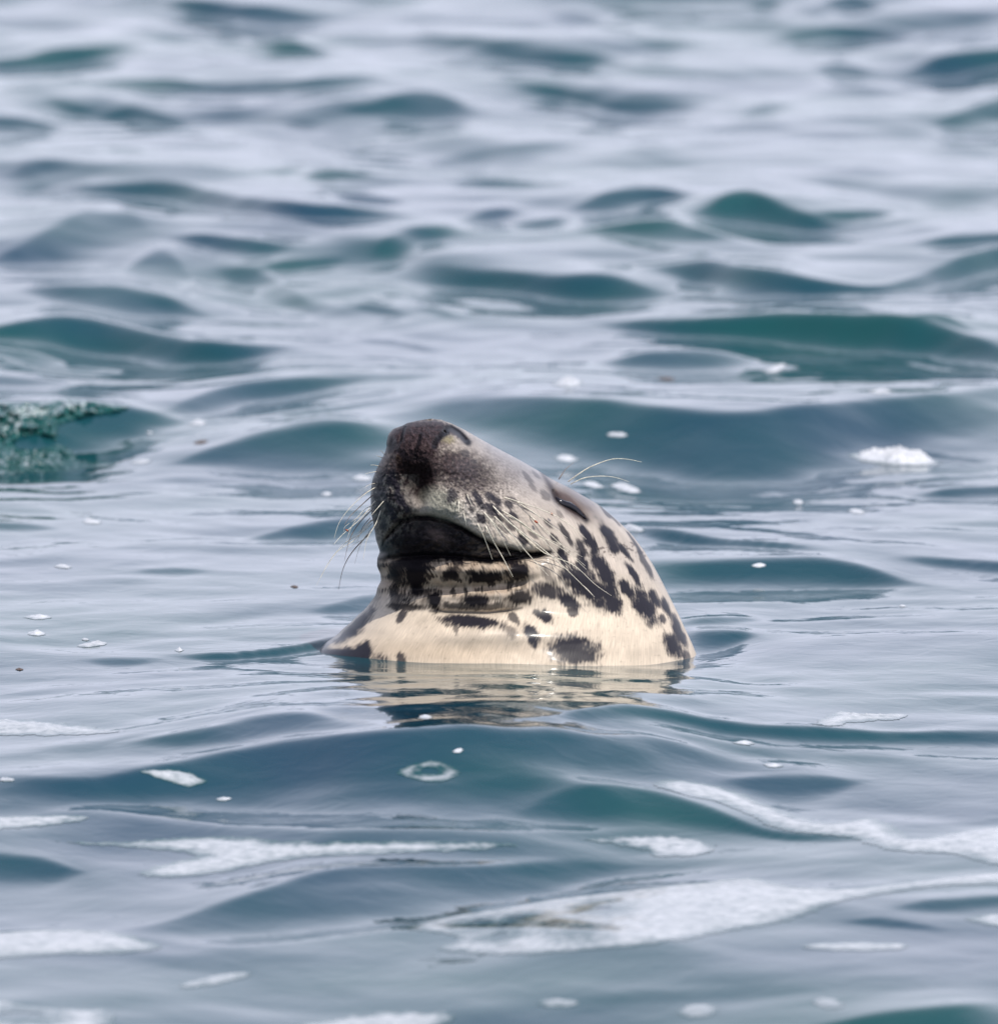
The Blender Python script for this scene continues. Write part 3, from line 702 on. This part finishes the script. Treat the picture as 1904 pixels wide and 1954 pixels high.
    c = c * (1 - m[..., None]) + leather * m[..., None]
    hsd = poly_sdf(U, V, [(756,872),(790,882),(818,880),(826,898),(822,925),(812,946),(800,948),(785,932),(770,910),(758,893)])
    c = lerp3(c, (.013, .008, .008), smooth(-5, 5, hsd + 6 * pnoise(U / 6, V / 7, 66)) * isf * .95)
    for pts, w in ((NOS_OUT, 6), (NOS_IN, 5), (SEPTUM, 3), (SEPT_L, 3)):
        d, a, _ = seg_field(U, V, pts); c = lerp3(c, black, np.clip(1.5 * np.exp(-(d / w) ** 2), 0, 1) * isf)  # nostril-edge shadow painted again over the leather
    c = lerp3(c, black, np.clip(2.4 * blob(U, V, 745, 847, 9, 14) - .4, 0, 1) * isf)
    lpad = np.clip(1.6 * blob(U, V, 728, 945, 48, 85), 0, 1) * (U < 800) * isf
    streak = smooth(.0, .28, pnoise((U + V * .5) / 10, (V - U * .6) / 17, 67) + .5 * pnoise(U / 4, V / 6, 68))
    c = lerp3(c, (.17, .155, .135), lpad * (1 - streak) * .7 * (V > 905))
    c = lerp3(c, (.018, .015, .017), lpad * streak * .9 * (side <= 0))
    rpad = np.clip(1.6 * blob(U, V, 872, 895, 50, 34, 25) - .1, 0, 1) * isf
    c = lerp3(c, (.03, .024, .026), rpad * smooth(-.05, .3, pnoise(U / 7, V / 6, 69) + .5 * pnoise(U / 3, V / 3, 70)) * .85)
    lip = np.clip(2.0 * blob(U, V, 845, 962, 40, 26, 28) - .3, 0, 1) * isf
    c = lerp3(c, (.24, .235, .19), lip * .85)
    grit = np.clip(1.5 * np.maximum.reduce([blob(U, V, 800, 870, 80, 75), blob(U, V, 735, 950, 45, 90), blob(U, V, 900, 930, 90, 60, 20)]), 0, 1) * isf
    c = c * (1 + grit * (.55 * pnoise(U / 4.2, V / 4.2, 48) + .4 * pnoise(U / 2.3, V / 2.3, 49)))[..., None].clip(.35, 1.8)
    specks = smooth(.42, .58, pnoise(U / 5.5, V / 5.5, 81) + .35 * pnoise(U / 2.6, V / 2.6, 82)) * np.clip(1.5 * blob(U, V, 900, 935, 75, 45, 25), 0, 1) * isf
    c = lerp3(c, (.035, .025, .027), specks * .9)
    stain = 1 + .13 * pnoise(U / 46, V / 30, 83) * isf + .07 * pnoise(along * 26, across * 60, 84)
    neck_shade = blob(U, V, 850, 1245, 230, 34) * isf  # shading low on the neck, painted warm and darker over wet fur
    c = c * stain[..., None] * (1 - neck_shade[..., None] * np.array((.16, .20, .25)))
    # around the eye: socket shading painted brown, the slit black
    eye = blob(U, V, 1086, 962, 46, 15, 42)
    c = lerp3(c, (.085, .055, .045), np.clip(1.9 * eye - .25 + .25 * sn, 0, 1) * isf)
    d, a, _ = seg_field(U, V, EYE)
    c = lerp3(c, black, np.exp(-(d / 6.5) ** 2) * smooth(0, .25, a) * isf)
    d, a, _ = seg_field(U, V, [(1034,902),(1046,920),(1060,948)])
    c = lerp3(c, (.035, .025, .025), np.exp(-(d / (4 + 4 * a)) ** 2) * .9 * isf)
    brow = blob(U, V, 1108, 955, 46, 12, 42) * isf
    c = lerp3(c, (.13, .095, .08), np.clip(1.3 * brow * (.7 + .5 * sn), 0, .85))
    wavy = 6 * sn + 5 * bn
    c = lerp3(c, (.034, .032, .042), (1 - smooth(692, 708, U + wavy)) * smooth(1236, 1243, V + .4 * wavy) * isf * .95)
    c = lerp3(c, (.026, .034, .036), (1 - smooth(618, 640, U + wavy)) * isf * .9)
    # ---- spots, placed on the body in three dimensions
    rng = random.Random(5)
    spots = [(u, v, a_, b_, g, s_) for (u, v, a_, b_, g, s_) in SPOTS]
    fcols = slice(0, nf)
    def spot(p, n, t1, t2, hl, hw, st, tone=dark):
        q3 = P - p
        near = (np.abs(q3) < max(hl, hw) * 2.2 + .01).all(-1)
        if not near.any(): return
        q = q3[near]
        B = np.stack([t1, t2, n], 1); co = q @ np.linalg.inv(B).T
        r = np.sqrt((co[:, 0] / hl) ** 2 + (co[:, 1] / hw) ** 2)
        r = np.where(np.abs(co[:, 2]) > .05, 9, r)
        wob = .46 * sn[near] + .26 * bn[near]
        m = smooth(1.32, .66, r + wob) * st
        c[near] = c[near] * (1 - m[:, None]) + np.array(tone) * m[:, None]
    for (u, v, hl, hw, g, st) in spots:
        i = int(np.argmin(np.abs(vs - v))); j = int(np.argmin(np.abs(U[i, fcols] - u)))
        p, n = P[i, j], N[i, j]
        fn = min(-0.3, float(FW @ n))
        def tangent(deg):
            dd = RT * math.cos(math.radians(deg)) - UP * math.sin(math.radians(deg))
            return dd - float(dd @ n) / fn * FW
        spot(p, n, tangent(g), tangent(g + 90), hl * KPX * 1.08, hw * KPX * 1.1, st, black if (u < 1015 and v < 1172 and v > 1050) else dark)
    for _ in range(70):        # the far side carries the same coat
        i = rng.randrange(230, R - 1); j = nf + rng.randrange(8, nb - 8)
        p, n = P[i, j], N[i, j]
        t1 = P[min(R - 1, i + 3), j] - P[i, j]; t1 /= np.linalg.norm(t1); t2 = np.cross(n, t1)
        s = rng.uniform(.012, .035)
        spot(p, n, t1, t2, s * 1.5, s * .6, 1)
    idx = np.arange(R * C).reshape(R, C)
    nx = np.roll(idx, -1, 1)
    F = np.stack([idx[:-1], nx[:-1], nx[1:], idx[1:]], -1).reshape(-1, 4)[:, ::-1]
    verts = np.concatenate([P.reshape(-1, 3), P[0].mean(0)[None]])
    flat = lambda A: np.concatenate([A.reshape(-1, A.shape[-1]), A[0].mean(0)[None]])
    cols = np.concatenate([flat(c.clip(0, 1)), np.ones((len(verts), 1))], 1)
    wet = np.clip(.30 - .35 * lowlip - .25 * folds + .6 * blob(U, V, 985, 1212, 26, 24) - .7 * blob(U, V, 797, 912, 40, 40) - .25 * blob(U, V, 800, 860, 90, 120) + .5 * blob(U, V, 960, 1205, 120, 30) + .5 * crown + .9 * blob(U, V, 610, 1240, 70, 30) + .55 * blob(U, V, 890, 893, 26, 22), .0, 1)
    cap = np.stack([np.full(C, len(verts) - 1), idx[0], nx[0], nx[0]], -1)
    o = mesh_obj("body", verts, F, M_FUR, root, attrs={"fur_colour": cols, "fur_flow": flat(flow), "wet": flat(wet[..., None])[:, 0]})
    return root, vs, U, P, nf

seal, seal_vs, seal_U, seal_P, seal_nf = build_seal()

def seal_point(u, v):
    i = int(np.argmin(np.abs(seal_vs - v))); j = int(np.argmin(np.abs(seal_U[i, :seal_nf] - u)))
    return seal_P[i, j]

def tube(name, pts, radii, mat, parent=None, sides=6):
    pts = np.asarray(pts, float); n = len(pts)
    V, F = [], []
    for i in range(n):
        t = pts[min(i + 1, n - 1)] - pts[max(i - 1, 0)]; t /= np.linalg.norm(t)
        a = np.cross(t, FW); a /= np.linalg.norm(a) + 1e-9; b = np.cross(t, a)
        for k in range(sides):
            w = 2 * math.pi * k / sides
            V.append(pts[i] + radii[i] * (math.cos(w) * a + math.sin(w) * b))
    for i in range(n - 1):
        for k in range(sides):
            F.append((i * sides + k, i * sides + (k + 1) % sides, (i + 1) * sides + (k + 1) % sides, (i + 1) * sides + k))
    return mesh_obj(name, np.array(V), np.array(F), mat, parent)

def spline(pts, n):
    """Catmull-Rom through 2-D points"""
    p = np.array(pts, float); p = np.vstack([2 * p[0] - p[1], p, 2 * p[-1] - p[-2]])
    out = []
    m = len(p) - 3
    for q in np.linspace(0, m - 1e-6, n):
        i = int(q); t = q - i; a, b, c, d = p[i:i + 4]
        out.append(.5 * (2 * b + (c - a) * t + (2 * a - 5 * b + 4 * c - d) * t * t + (3 * b - a - 3 * c + d) * t ** 3))
    return np.array(out)

M_WHISK = plain("pale_whisker", (.80, .74, .60), .35)
M_WHISK_D = plain("dark_whisker", (.20, .13, .09), .35)
M_EYE = plain("wet_dark_eye", (.012, .010, .014), .08)
A = lambda pts: [(585.4 + .205 * x, 748 + .205 * y) for x, y in pts]
B = lambda pts: [(910.7 + .2391 * x, 780.6 + .2391 * y) for x, y in pts]
WHISKERS = [
 (A([(650,880),(540,950),(400,1080),(300,1220),(255,1360)]), .55, 0), (A([(610,960),(480,1080),(400,1160),(350,1240)]), .6, 1), (A([(640,1010),(500,1180),(330,1330),(250,1420)]), .6, 0),
 (A([(600,1100),(480,1230),(400,1370),(350,1570)]), .65, 1), (A([(620,1180),(520,1290),(440,1380),(270,1500),(120,1740)]), .6, 0), (A([(600,1300),(430,1480),(340,1640),(295,1840)]), .75, 1),
 (A([(690,1100),(640,1230),(560,1370),(525,1560)]), .6, 0), (A([(720,1010),(650,1090),(600,1150)]), .5, 0), (A([(610,1220),(500,1320),(340,1420),(200,1590),(90,1800)]), .45, 0),
 (A([(590,1170),(520,1260),(465,1400)]), .5, 1), (A([(600,1270),(500,1420),(445,1600)]), .5, 0), (A([(700,610),(670,600),(640,590)]), .45, 0), (A([(670,690),(630,680),(590,680)]), .45, 0),
 (A([(650,740),(600,748),(545,760)]), .45, 0), (A([(720,580),(700,555),(680,540)]), .4, 0), (A([(620,900),(560,930),(450,1000)]), .4, 1), (A([(610,1050),(520,1110),(420,1250),(370,1380)]), .45, 0),
 (A([(600,1190),(480,1310),(360,1400)]), .45, 0), (A([(640,850),(590,860),(535,890)]), .4, 0), (A([(610,1080),(500,1150),(360,1250),(345,1300)]), .4, 0), (A([(630,1240),(560,1350),(470,1400),(390,1450)]), .45, 0),
 (B([(200,700),(330,740),(590,835),(760,940),(870,1040)]), .55, 0), (B([(110,760),(250,900),(500,1100),(700,1270),(935,1500)]), .8, 0), (B([(300,730),(470,840),(600,940),(720,1030)]), .5, 0),
 (B([(180,800),(330,890),(480,1000),(700,1130),(870,1280)]), .6, 0), (B([(130,850),(230,950),(400,1150),(565,1330)]), .7, 0), (B([(60,920),(130,1060),(200,1180),(285,1340)]), .7, 0),
 (B([(0,910),(60,1040),(120,1200)]), .65, 0), (B([(50,820),(130,920),(200,1040),(265,1170)]), .6, 0), (B([(280,930),(520,1140),(760,1240),(940,1400),(1070,1490)]), .55, 0),
 (B([(400,830),(560,980),(720,1130),(860,1250)]), .5, 0), (A([(1410,1000),(1414,1060),(1415,1120)]), .5, 0), (A([(1460,1130),(1475,1190),(1485,1250)]), .5, 0), (A([(1490,950),(1510,1000),(1540,1060)]), .5, 0),
 (B([(230,840),(420,960),(600,1120),(760,1290)]), .5, 0), (B([(330,900),(480,1010),(640,1070),(840,1180)]), .4, 0), (B([(90,860),(180,960),(300,1070),(350,1140)]), .45, 0),
 (B([(650,560),(705,480),(770,425)]), .45, 1), (B([(725,578),(850,490),(950,440),(1080,398),(1200,400),(1310,422)]), .6, 0), (B([(745,598),(850,550),(980,535),(1100,545),(1210,580)]), .5, 0),
 (B([(820,1390),(880,1440),(935,1500)]), .35, 0),
]
for k, (pts, r, dk) in enumerate(WHISKERS):
    sp = spline(pts, 16)
    u0, v0 = pts[0]
    p0 = seal_point(u0, v0)
    w0 = float((p0 - CAM) @ FW)
    left = u0 < 800
    brow = k in (37, 38, 39)
    t = np.linspace(0, 1, 16)
    base = np.array([float((seal_point(a, b) - CAM) @ FW) for a, b in sp])
    if left or brow:
        w = w0 - .004 * (1 - t) + (-.03 if left else .01) * t
        w[0] = w0 + .004
    else:
        w = gsmooth(np.minimum(base, w0 + .05), 2.0) - .004 - .014 * np.sin(math.pi * .5 * t) ; w[0] = w0 + .004
    P = CAM + w[:, None] * ray(sp[:, 0], sp[:, 1])
    tube("whisker", P, (.00120 if left else .00150) * r * (1.0 - .75 * t), M_WHISK_D if dk else M_WHISK, seal)

# the closed eye: a wet dark sliver bedded in its slit
ep = spline([(1060,949),(1068,959),(1085,967),(1102,977),(1117,990)], 14)
tube("eye", [seal_point(a, b) - FW * .0005 for a, b in ep], .0062 * np.sin(np.linspace(.15, math.pi - .15, 14)) + .0004, M_EYE, seal, 8)

# ------------------------------------------------------------------ foam
fcount = 0
def foam(label, outline, thick, bub=.35, holes=(), ragged=.3, cat="foam", group="foam patches floating on the water", name="foam_patch", mat=None, dens=1.0, soft=.035):
    """a raft of bubbles lying on the water inside an outline"""
    global fcount; fcount += 1; seed = 100 + fcount * 7
    o2 = spline(list(outline) + [outline[0]], 60)[:-1]
    W = hit(o2[:, 0], o2[:, 1], water_z)[:, :2]
    lo, hi = W.min(0), W.max(0)
    size = hi - lo
    mg = .012
    step = max(.0022, math.sqrt((size[0] + mg) * (size[1] + mg) / 14000))
    xs = np.arange(lo[0] - mg, hi[0] + mg, step); ys = np.arange(lo[1] - mg, hi[1] + mg, step * 1.3)
    X, Y = np.meshgrid(xs, ys)
    S = poly_sdf(X, Y, W)
    inner = max(S.max(), 1e-3)
    edge = min(soft, inner * .9)
    nz = pnoise(X * 45, Y * 22, seed) * .6 + pnoise(X * 110, Y * 60, seed + 1) * .4
    S = S + nz * edge * ragged
    for (hu, hv, hru, hrv) in holes:
        c = hit(np.array([hu - hru, hu + hru, hu, hu]), np.array([hv, hv, hv - hrv, hv + hrv]), water_z)
        cx, cy = c[:2, 0].mean(), c[2:, 1].mean(); rx, ry = abs(c[1, 0] - c[0, 0]) / 2, abs(c[2, 1] - c[3, 1]) / 2
        q = np.hypot((X - cx) / rx, (Y - cy) / ry)
        S = np.minimum(S, (q - 1) * min(rx, ry) * .6 + nz * edge * .2)
    t = np.clip(S / edge, -1, 1)
    dome = np.where(t > 0, np.sqrt(np.clip(1 - (1 - t) ** 2, 0, 1)), t * 1.2)
    b = np.abs(pnoise(X * 160, Y * 160, seed + 2)) + .6 * np.abs(pnoise(X * 330, Y * 330, seed + 3))
    lump_f = smooth(.35, .8, t)
    h = thick * smooth(.22, 1.0, t) * (1 - bub * .5 * lump_f + bub * b * lump_f + .3 * lump_f * pnoise(X * 40, Y * 40, seed + 4))
    keep = S > -edge * .04
    h = h + .0004
    Z = water_z(X, Y) + np.where(S > 0, h, .0004)
    R, C = X.shape
    cell = keep[:-1, :-1] & keep[:-1, 1:] & keep[1:, 1:] & keep[1:, :-1]
    idx = np.arange(R * C).reshape(R, C)
    F = np.stack([idx[:-1, :-1], idx[:-1, 1:], idx[1:, 1:], idx[1:, :-1]], -1)[cell]
    if len(F) == 0: return
    used = np.unique(F); remap = np.full(R * C, -1); remap[used] = np.arange(len(used))
    o = mesh_obj(name, np.stack([X, Y, Z], -1).reshape(-1, 3)[used], remap[F], mat or M_FOAM, attrs={"cover": (np.clip(dens * smooth(.0, .60, t), 0, 1)).ravel()[used]})
    tag(o, label, cat, group)
    return o

def oval(u, v, w, h, ang=0, pinch=0.0):
    a = np.linspace(0, 2 * math.pi, 13)[:-1]; c, s = math.cos(math.radians(ang)), math.sin(math.radians(ang))
    x = w / 2 * np.cos(a); y = h / 2 * np.sin(a) * (1 - pinch * np.abs(np.cos(a)) ** 3)
    return [(u + p * c - q * s, v + p * s + q * c) for p, q in zip(x, y)]

CLOTS = "small foam clots adrift around the seal"
RAFTS = "foam rafts in the near water"
for (lab, u, v, w, h, ang, th) in [
 ("rounded foam clot in the bright water behind the seal's forehead", 1083, 731, 58, 18, 0, .011),
 ("tilted foam clot on the crest of the bright swell at right", 1480, 703, 46, 13, -16, .007),
 ("thin foam clot at the right edge of the bright hollow, above the long green swell", 1680, 747, 50, 9, 0, .005),
 ("small foam clot on the green swell face up right of the muzzle", 1176, 830, 48, 12, 0, .006),
 ("foam clot just above the long eyebrow whiskers", 1080, 875, 55, 14, 5, .006),
 ("ragged foam clot at the water right of the brow, under the eyebrow whiskers", 1195, 932, 66, 16, 12, .006),
 ("faint foam curl touching the brow behind the closed eye", 1132, 925, 44, 12, 10, .004),
 ("foam clot touching the back of the seal's head", 1208, 1010, 44, 13, 5, .007),
 ("tiny foam clot on the dark ripple right of the seal's cheek", 1447, 1079, 31, 9, 0, .005),
 ("small foam clot in the flat water below the green swell face", 1524, 958, 28, 9, 0, .005),
 ("pale flat foam wisp right of the small clot below the green swell", 1636, 976, 40, 9, 6, .003),
 ("dark-edged foam clot near the tail end of the breaking wavelet", 378, 807, 36, 11, 0, .007),
 ("tiny foam dot on the grey face of the breaking wavelet", 285, 826, 17, 5, 0, .003),
 ("foam clot left of the nose, beside the muzzle", 692, 913, 44, 11, 0, .006),
 ("small foam clot left of the whiskers, level with the mouth's upper lip", 622, 943, 27, 7, 0, .005),
 ("oval foam clot alone in the flat water at left, under the breaking wavelet", 176, 996, 44, 9, 3, .006),
 ("thin foam clot at far left between two flat ripples", 120, 1082, 38, 7, 3, .005),
 ("upper one of the two foam clots stacked near the left edge", 75, 1178, 48, 10, 0, .006),
 ("lower one of the two foam clots stacked near the left edge", 70, 1209, 36, 10, 0, .007),
 ("jagged foam clot with dark edges, right of the two stacked ones", 178, 1230, 60, 11, -6, .007),
 ("foam chip just above the jagged dark-edged clot", 162, 1221, 20, 5, 4, .003),
 ("foam bubble where the thin wake line begins, left of the seal", 342, 1241, 20, 7, 0, .006),
 ("foam streak at the tip of the breaking wavelet's lower lip", 268, 881, 44, 9, -4, .004),
 ("tiny foam dot in the calm water right of the neck", 1722, 1157, 16, 4, 0, .003),
 ("foam crumb on the dark green face above the ring of foam", 873, 1434, 25, 10, -8, .005),
 ("faint foam crumb below the plain white oval raft", 427, 1526, 32, 8, -4, .004),
 ("faint foam crumb between the seal's waterline and the dark green face", 812, 1369, 34, 9, 0, .004),
 ("foam crumb at the left edge, level with the white oval raft", 14, 1489, 34, 7, 0, .004),
 ("foam crumb on the right shoulder of the dark green face", 1418, 1418, 46, 9, 4, .004),
 ("faint foam crumb below the right shoulder of the dark green face", 1476, 1461, 44, 8, 2, .003),
]:
    foam(lab, oval(u, v, w, h, ang, .25), th * .5, .8, ragged=.5, dens=.85, group=CLOTS, name="foam_clot")

foam("long bubbly foam raft in the crescent of bright water at right", [(1612,868),(1640,863),(1690,862),(1740,866),(1780,876),(1796,884),(1760,889),(1700,888),(1650,881)], .011, .9, ragged=.25, group=CLOTS, name="foam_clot")
foam("plain white oval foam raft on the dark wave face at left", [(266,1473),(295,1468),(335,1470),(375,1480),(394,1490),(380,1500),(345,1500),(310,1490)], .0036, .3, group=RAFTS, dens=.62, soft=.055)
foam("foam ring with a grey hollow middle on the dark green wave face", [(756,1477),(785,1460),(820,1453),(855,1458),(874,1470),(868,1484),(835,1493),(790,1488)], .0036, .6, holes=[(818,1471,17,6)], ragged=.2, group=RAFTS, dens=.62, soft=.055)
foam("wide flat foam raft cut by the left edge below the seal", [(-60,1372),(0,1371),(60,1374),(130,1382),(230,1395),(170,1402),(90,1404),(0,1404),(-60,1404)], .0031, .5, group=RAFTS, dens=.62, soft=.055)
foam("foam tongue with a lumpy top at right below the seal's waterline", [(1548,1382),(1580,1366),(1602,1357),(1640,1362),(1735,1364),(1700,1374),(1640,1378),(1590,1386)], .0036, .6, group=RAFTS, dens=.62, soft=.055)
foam("thin foam strip at the left edge above the double-tongued raft", [(-50,1562),(20,1558),(90,1556),(172,1560),(120,1572),(40,1580),(-50,1584)], .0022, .3, group=RAFTS, dens=.62, soft=.055)
foam("long double-tongued foam raft across the left foreground", [(110,1606),(200,1608),(300,1602),(400,1596),(470,1598),(560,1606),(700,1606),(950,1607),(965,1618),(840,1626),(700,1632),(600,1636),(500,1650),(420,1666),(330,1675),(262,1670),(310,1650),(380,1634),(300,1622),(200,1614)], .0022, .3, ragged=.2, group=RAFTS, dens=.62, soft=.055)
foam("curved foam band running over the wave crest into the right edge", [(1243,1497),(1265,1488),(1320,1492),(1400,1510),(1470,1538),(1540,1564),(1590,1570),(1660,1560),(1705,1578),(1740,1600),(1800,1592),(1870,1580),(1990,1575),(1990,1650),(1900,1652),(1830,1632),(1760,1628),(1690,1622),(1620,1600),(1540,1592),(1480,1582),(1430,1556),(1370,1532),(1300,1516)], .0027, .3, ragged=.15, group=RAFTS, dens=.62, soft=.055)
foam("short foam raft under the middle of the curved band", [(1110,1602),(1180,1596),(1260,1595),(1330,1602),(1370,1620),(1320,1634),(1250,1634),(1225,1622),(1170,1612)], .0022, .35, group=RAFTS, dens=.62, soft=.055)
foam("largest foam raft in the right foreground, pierced by small holes", [(770,1772),(830,1752),(920,1738),(1040,1718),(1200,1700),(1350,1682),(1440,1674),(1500,1688),(1610,1696),(1750,1680),(1990,1655),(1990,1682),(1800,1692),(1680,1708),(1600,1724),(1500,1760),(1400,1776),(1280,1800),(1130,1814),(960,1824),(835,1812),(870,1790)], .0027, .3, holes=[(912,1764,18,5),(965,1768,14,4),(1060,1765,22,4),(1105,1773,12,4),(985,1755,20,4),(1145,1735,14,4),(955,1786,14,4)], ragged=.15, group=RAFTS, dens=.62, soft=.055)
foam("smooth foam raft in the lower left corner region, with a pointed right end", [(-60,1782),(0,1778),(80,1774),(170,1774),(230,1782),(312,1808),(220,1820),(120,1822),(0,1830),(-60,1832)], .0022, .25, ragged=.15, group=RAFTS, dens=.62, soft=.055)
foam("pale foam streak below the narrow end of the largest raft", oval(1635, 1807, 200, 16, 0), .0012, .2, group=RAFTS, dens=.62, soft=.055)
foam("faint slanting foam streak near the bottom, left of centre", oval(410, 1871, 140, 18, -10), .0012, .2, group=RAFTS, dens=.42, soft=.055)
foam("foam raft filling the bottom left corner", [(-60,1900),(0,1906),(60,1920),(140,1926),(205,1928),(215,1960),(190,1990),(-60,1990)], .0022, .3, holes=[(40,1938,45,9)], ragged=.15, group=RAFTS, dens=.62, soft=.055)
foam("foam raft cut by the bottom edge near its middle", [(560,1958),(640,1944),(740,1932),(850,1932),(870,1944),(800,1975),(640,1990)], .0018, .3, group=RAFTS, dens=.62, soft=.055)
foam("foam streak at the right edge below the largest raft's narrow end", [(1840,1755),(1880,1746),(1990,1744),(1990,1768),(1900,1768)], .0018, .3, group=RAFTS, dens=.62, soft=.055)
foam("soft foam smudge near the bottom, right of centre", oval(1330, 1930, 82, 26, -5), .0012, .2, group=RAFTS, dens=.42, soft=.055)
foam("faint foam smudge right of the corner raft's neighbour at the bottom centre", oval(1065, 1915, 80, 18, 0), .0012, .2, group=RAFTS, dens=.42, soft=.055)
foam("faint foam smudge at the bottom near the dark corner wave", oval(1580, 1915, 64, 20, 5), .0012, .2, group=RAFTS, dens=.42, soft=.055)

M_WEED = plain("brown_weed", (.10, .06, .035), .5)
M_RED = plain("orange_fleck", (.38, .08, .03), .5)
for (lab, u, v, w, h, ang) in [
 ("brown weed fleck below the foam clot near the wavelet's tail", 383, 844, 30, 7, -8),
 ("brown weed fleck in the bright hollow behind the seal's head", 1272, 723, 34, 6, 3),
 ("tiny brown weed fleck left of the throat", 562, 1120, 18, 5, 3),
 ("tiny dark weed fleck near the left edge, below the stacked foam clots", 37, 1278, 18, 5, 0),
]:
    foam(lab, oval(u, v, w, h, ang, .3), .0013, .3, ragged=.15, cat="weed fleck", group="weed flecks afloat", name="weed_fleck", mat=M_WEED)

def fleck(label, u, v, r, toward):
    """a small faceted crumb"""
    c = seal_point(u, v) - FW * toward if toward is not None else CAM + (D0 - .17) * ray(u, v)
    rg = random.Random(int(u)); V, F = [], []
    n = 8
    for i in range(5):
        f = math.pi * (i + .5) / 5
        for k in range(n):
            a = 2 * math.pi * k / n; rr = r * math.sin(f) * rg.uniform(.8, 1.15)
            V.append(c + np.array([1.5 * rr * math.cos(a), rr * math.sin(a), -.75 * rr * math.cos(a) + r * math.cos(f)]))
    for i in range(4):
        for k in range(n): F.append((i * n + k, i * n + (k + 1) % n, (i + 1) * n + (k + 1) % n, (i + 1) * n + k))
    o = mesh_obj("orange_fleck", np.array(V), np.array(F), M_RED)
    tag(o, label, "fleck", "orange flecks caught on the whiskers")
fleck("orange fleck on the cheek whisker right below the closed eye", 1053, 981, .0017, .012)
fleck("longer orange fleck on the cheek, further from the eye", 1022, 995, .0019, .010)
fleck("orange fleck on a chin-side whisker left of the muzzle", 662, 1012, .0015, None)

# ------------------------------------------------------------------ the breaking wavelet at the left edge
def breaker():
    outer = [(-70,772),(0,764),(40,768),(90,764),(130,757),(165,762),(200,768),(250,776),(225,786),(180,792),(140,800),(108,812),(112,828),(102,842),(118,850),(140,862),(146,878),(200,882),(236,884),(200,890),(130,897),(60,901),(0,905),(-70,908)]
    hole = [(22,848),(40,832),(70,828),(100,836),(112,846),(90,853),(60,858),(35,856)]
    us = np.arange(-60, 250, 1.25); vs = np.arange(752, 910, 1.25)
    U, V = np.meshgrid(us, vs)
    S = poly_sdf(U, V, outer)
    S = np.minimum(S, -poly_sdf(U, V, hole))
    nz = pnoise(U / 9, V / 7, 71) + .6 * pnoise(U / 4, V / 3.5, 72)
    S = S + 3.4 * nz
    Pw = hit(U, V, water_z)
    wd = (Pw - CAM) @ FW
    # even the distance out so the sheet hangs in front of the face
    e = np.clip(S / 12, 0, 1)
    wu = U + 6 * pnoise(U / 14, V / 10, 79); wv = V + 5 * pnoise(U / 12, V / 9, 80)
    lump = .55 * pnoise(wu / 26, wv / 16, 73) + .40 * pnoise(wu / 13, wv / 10, 74) + .14 * pnoise(wu / 6.5, wv / 5.5, 75)
    off = np.where(S > 0, .018 * np.sqrt(e) + .036 * e * lump, -.01)
    w = wd - off
    P = CAM + w[..., None] * ray(U, V)
    keep = S > -1.5
    R, C = U.shape
    idx = np.arange(R * C).reshape(R, C)
    jump = np.abs(np.diff(wd, axis=0))[:, :-1] < .35
    cell = keep[:-1, :-1] & keep[:-1, 1:] & keep[1:, 1:] & keep[1:, :-1] & jump
    F = np.stack([idx[:-1, :-1], idx[1:, :-1], idx[1:, 1:], idx[:-1, 1:]], -1)[cell]
    used = np.unique(F); rm = np.full(R * C, -1); rm[used] = np.arange(len(used))
    where = np.maximum.reduce([blob(U, V, 60, 785, 60, 14), .8 * blob(U, V, 130, 776, 34, 9), .6 * blob(U, V, 50, 880, 60, 22), .6 * blob(U, V, 30, 810, 50, 26)])
    white = .8 * smooth(.42, .85, where * .70 + .6 * pnoise(wu / 7, wv / 6, 77) + .3 * pnoise(wu / 3.2, wv / 3, 78))
    o = mesh_obj("breaking_wavelet", P.reshape(-1, 3)[used], rm[F], M_SPLASH, attrs={"white": white.ravel()[used]})
    tag(o, "churned dark green breaking wavelet with white flecks at the left edge", "wave")
breaker()
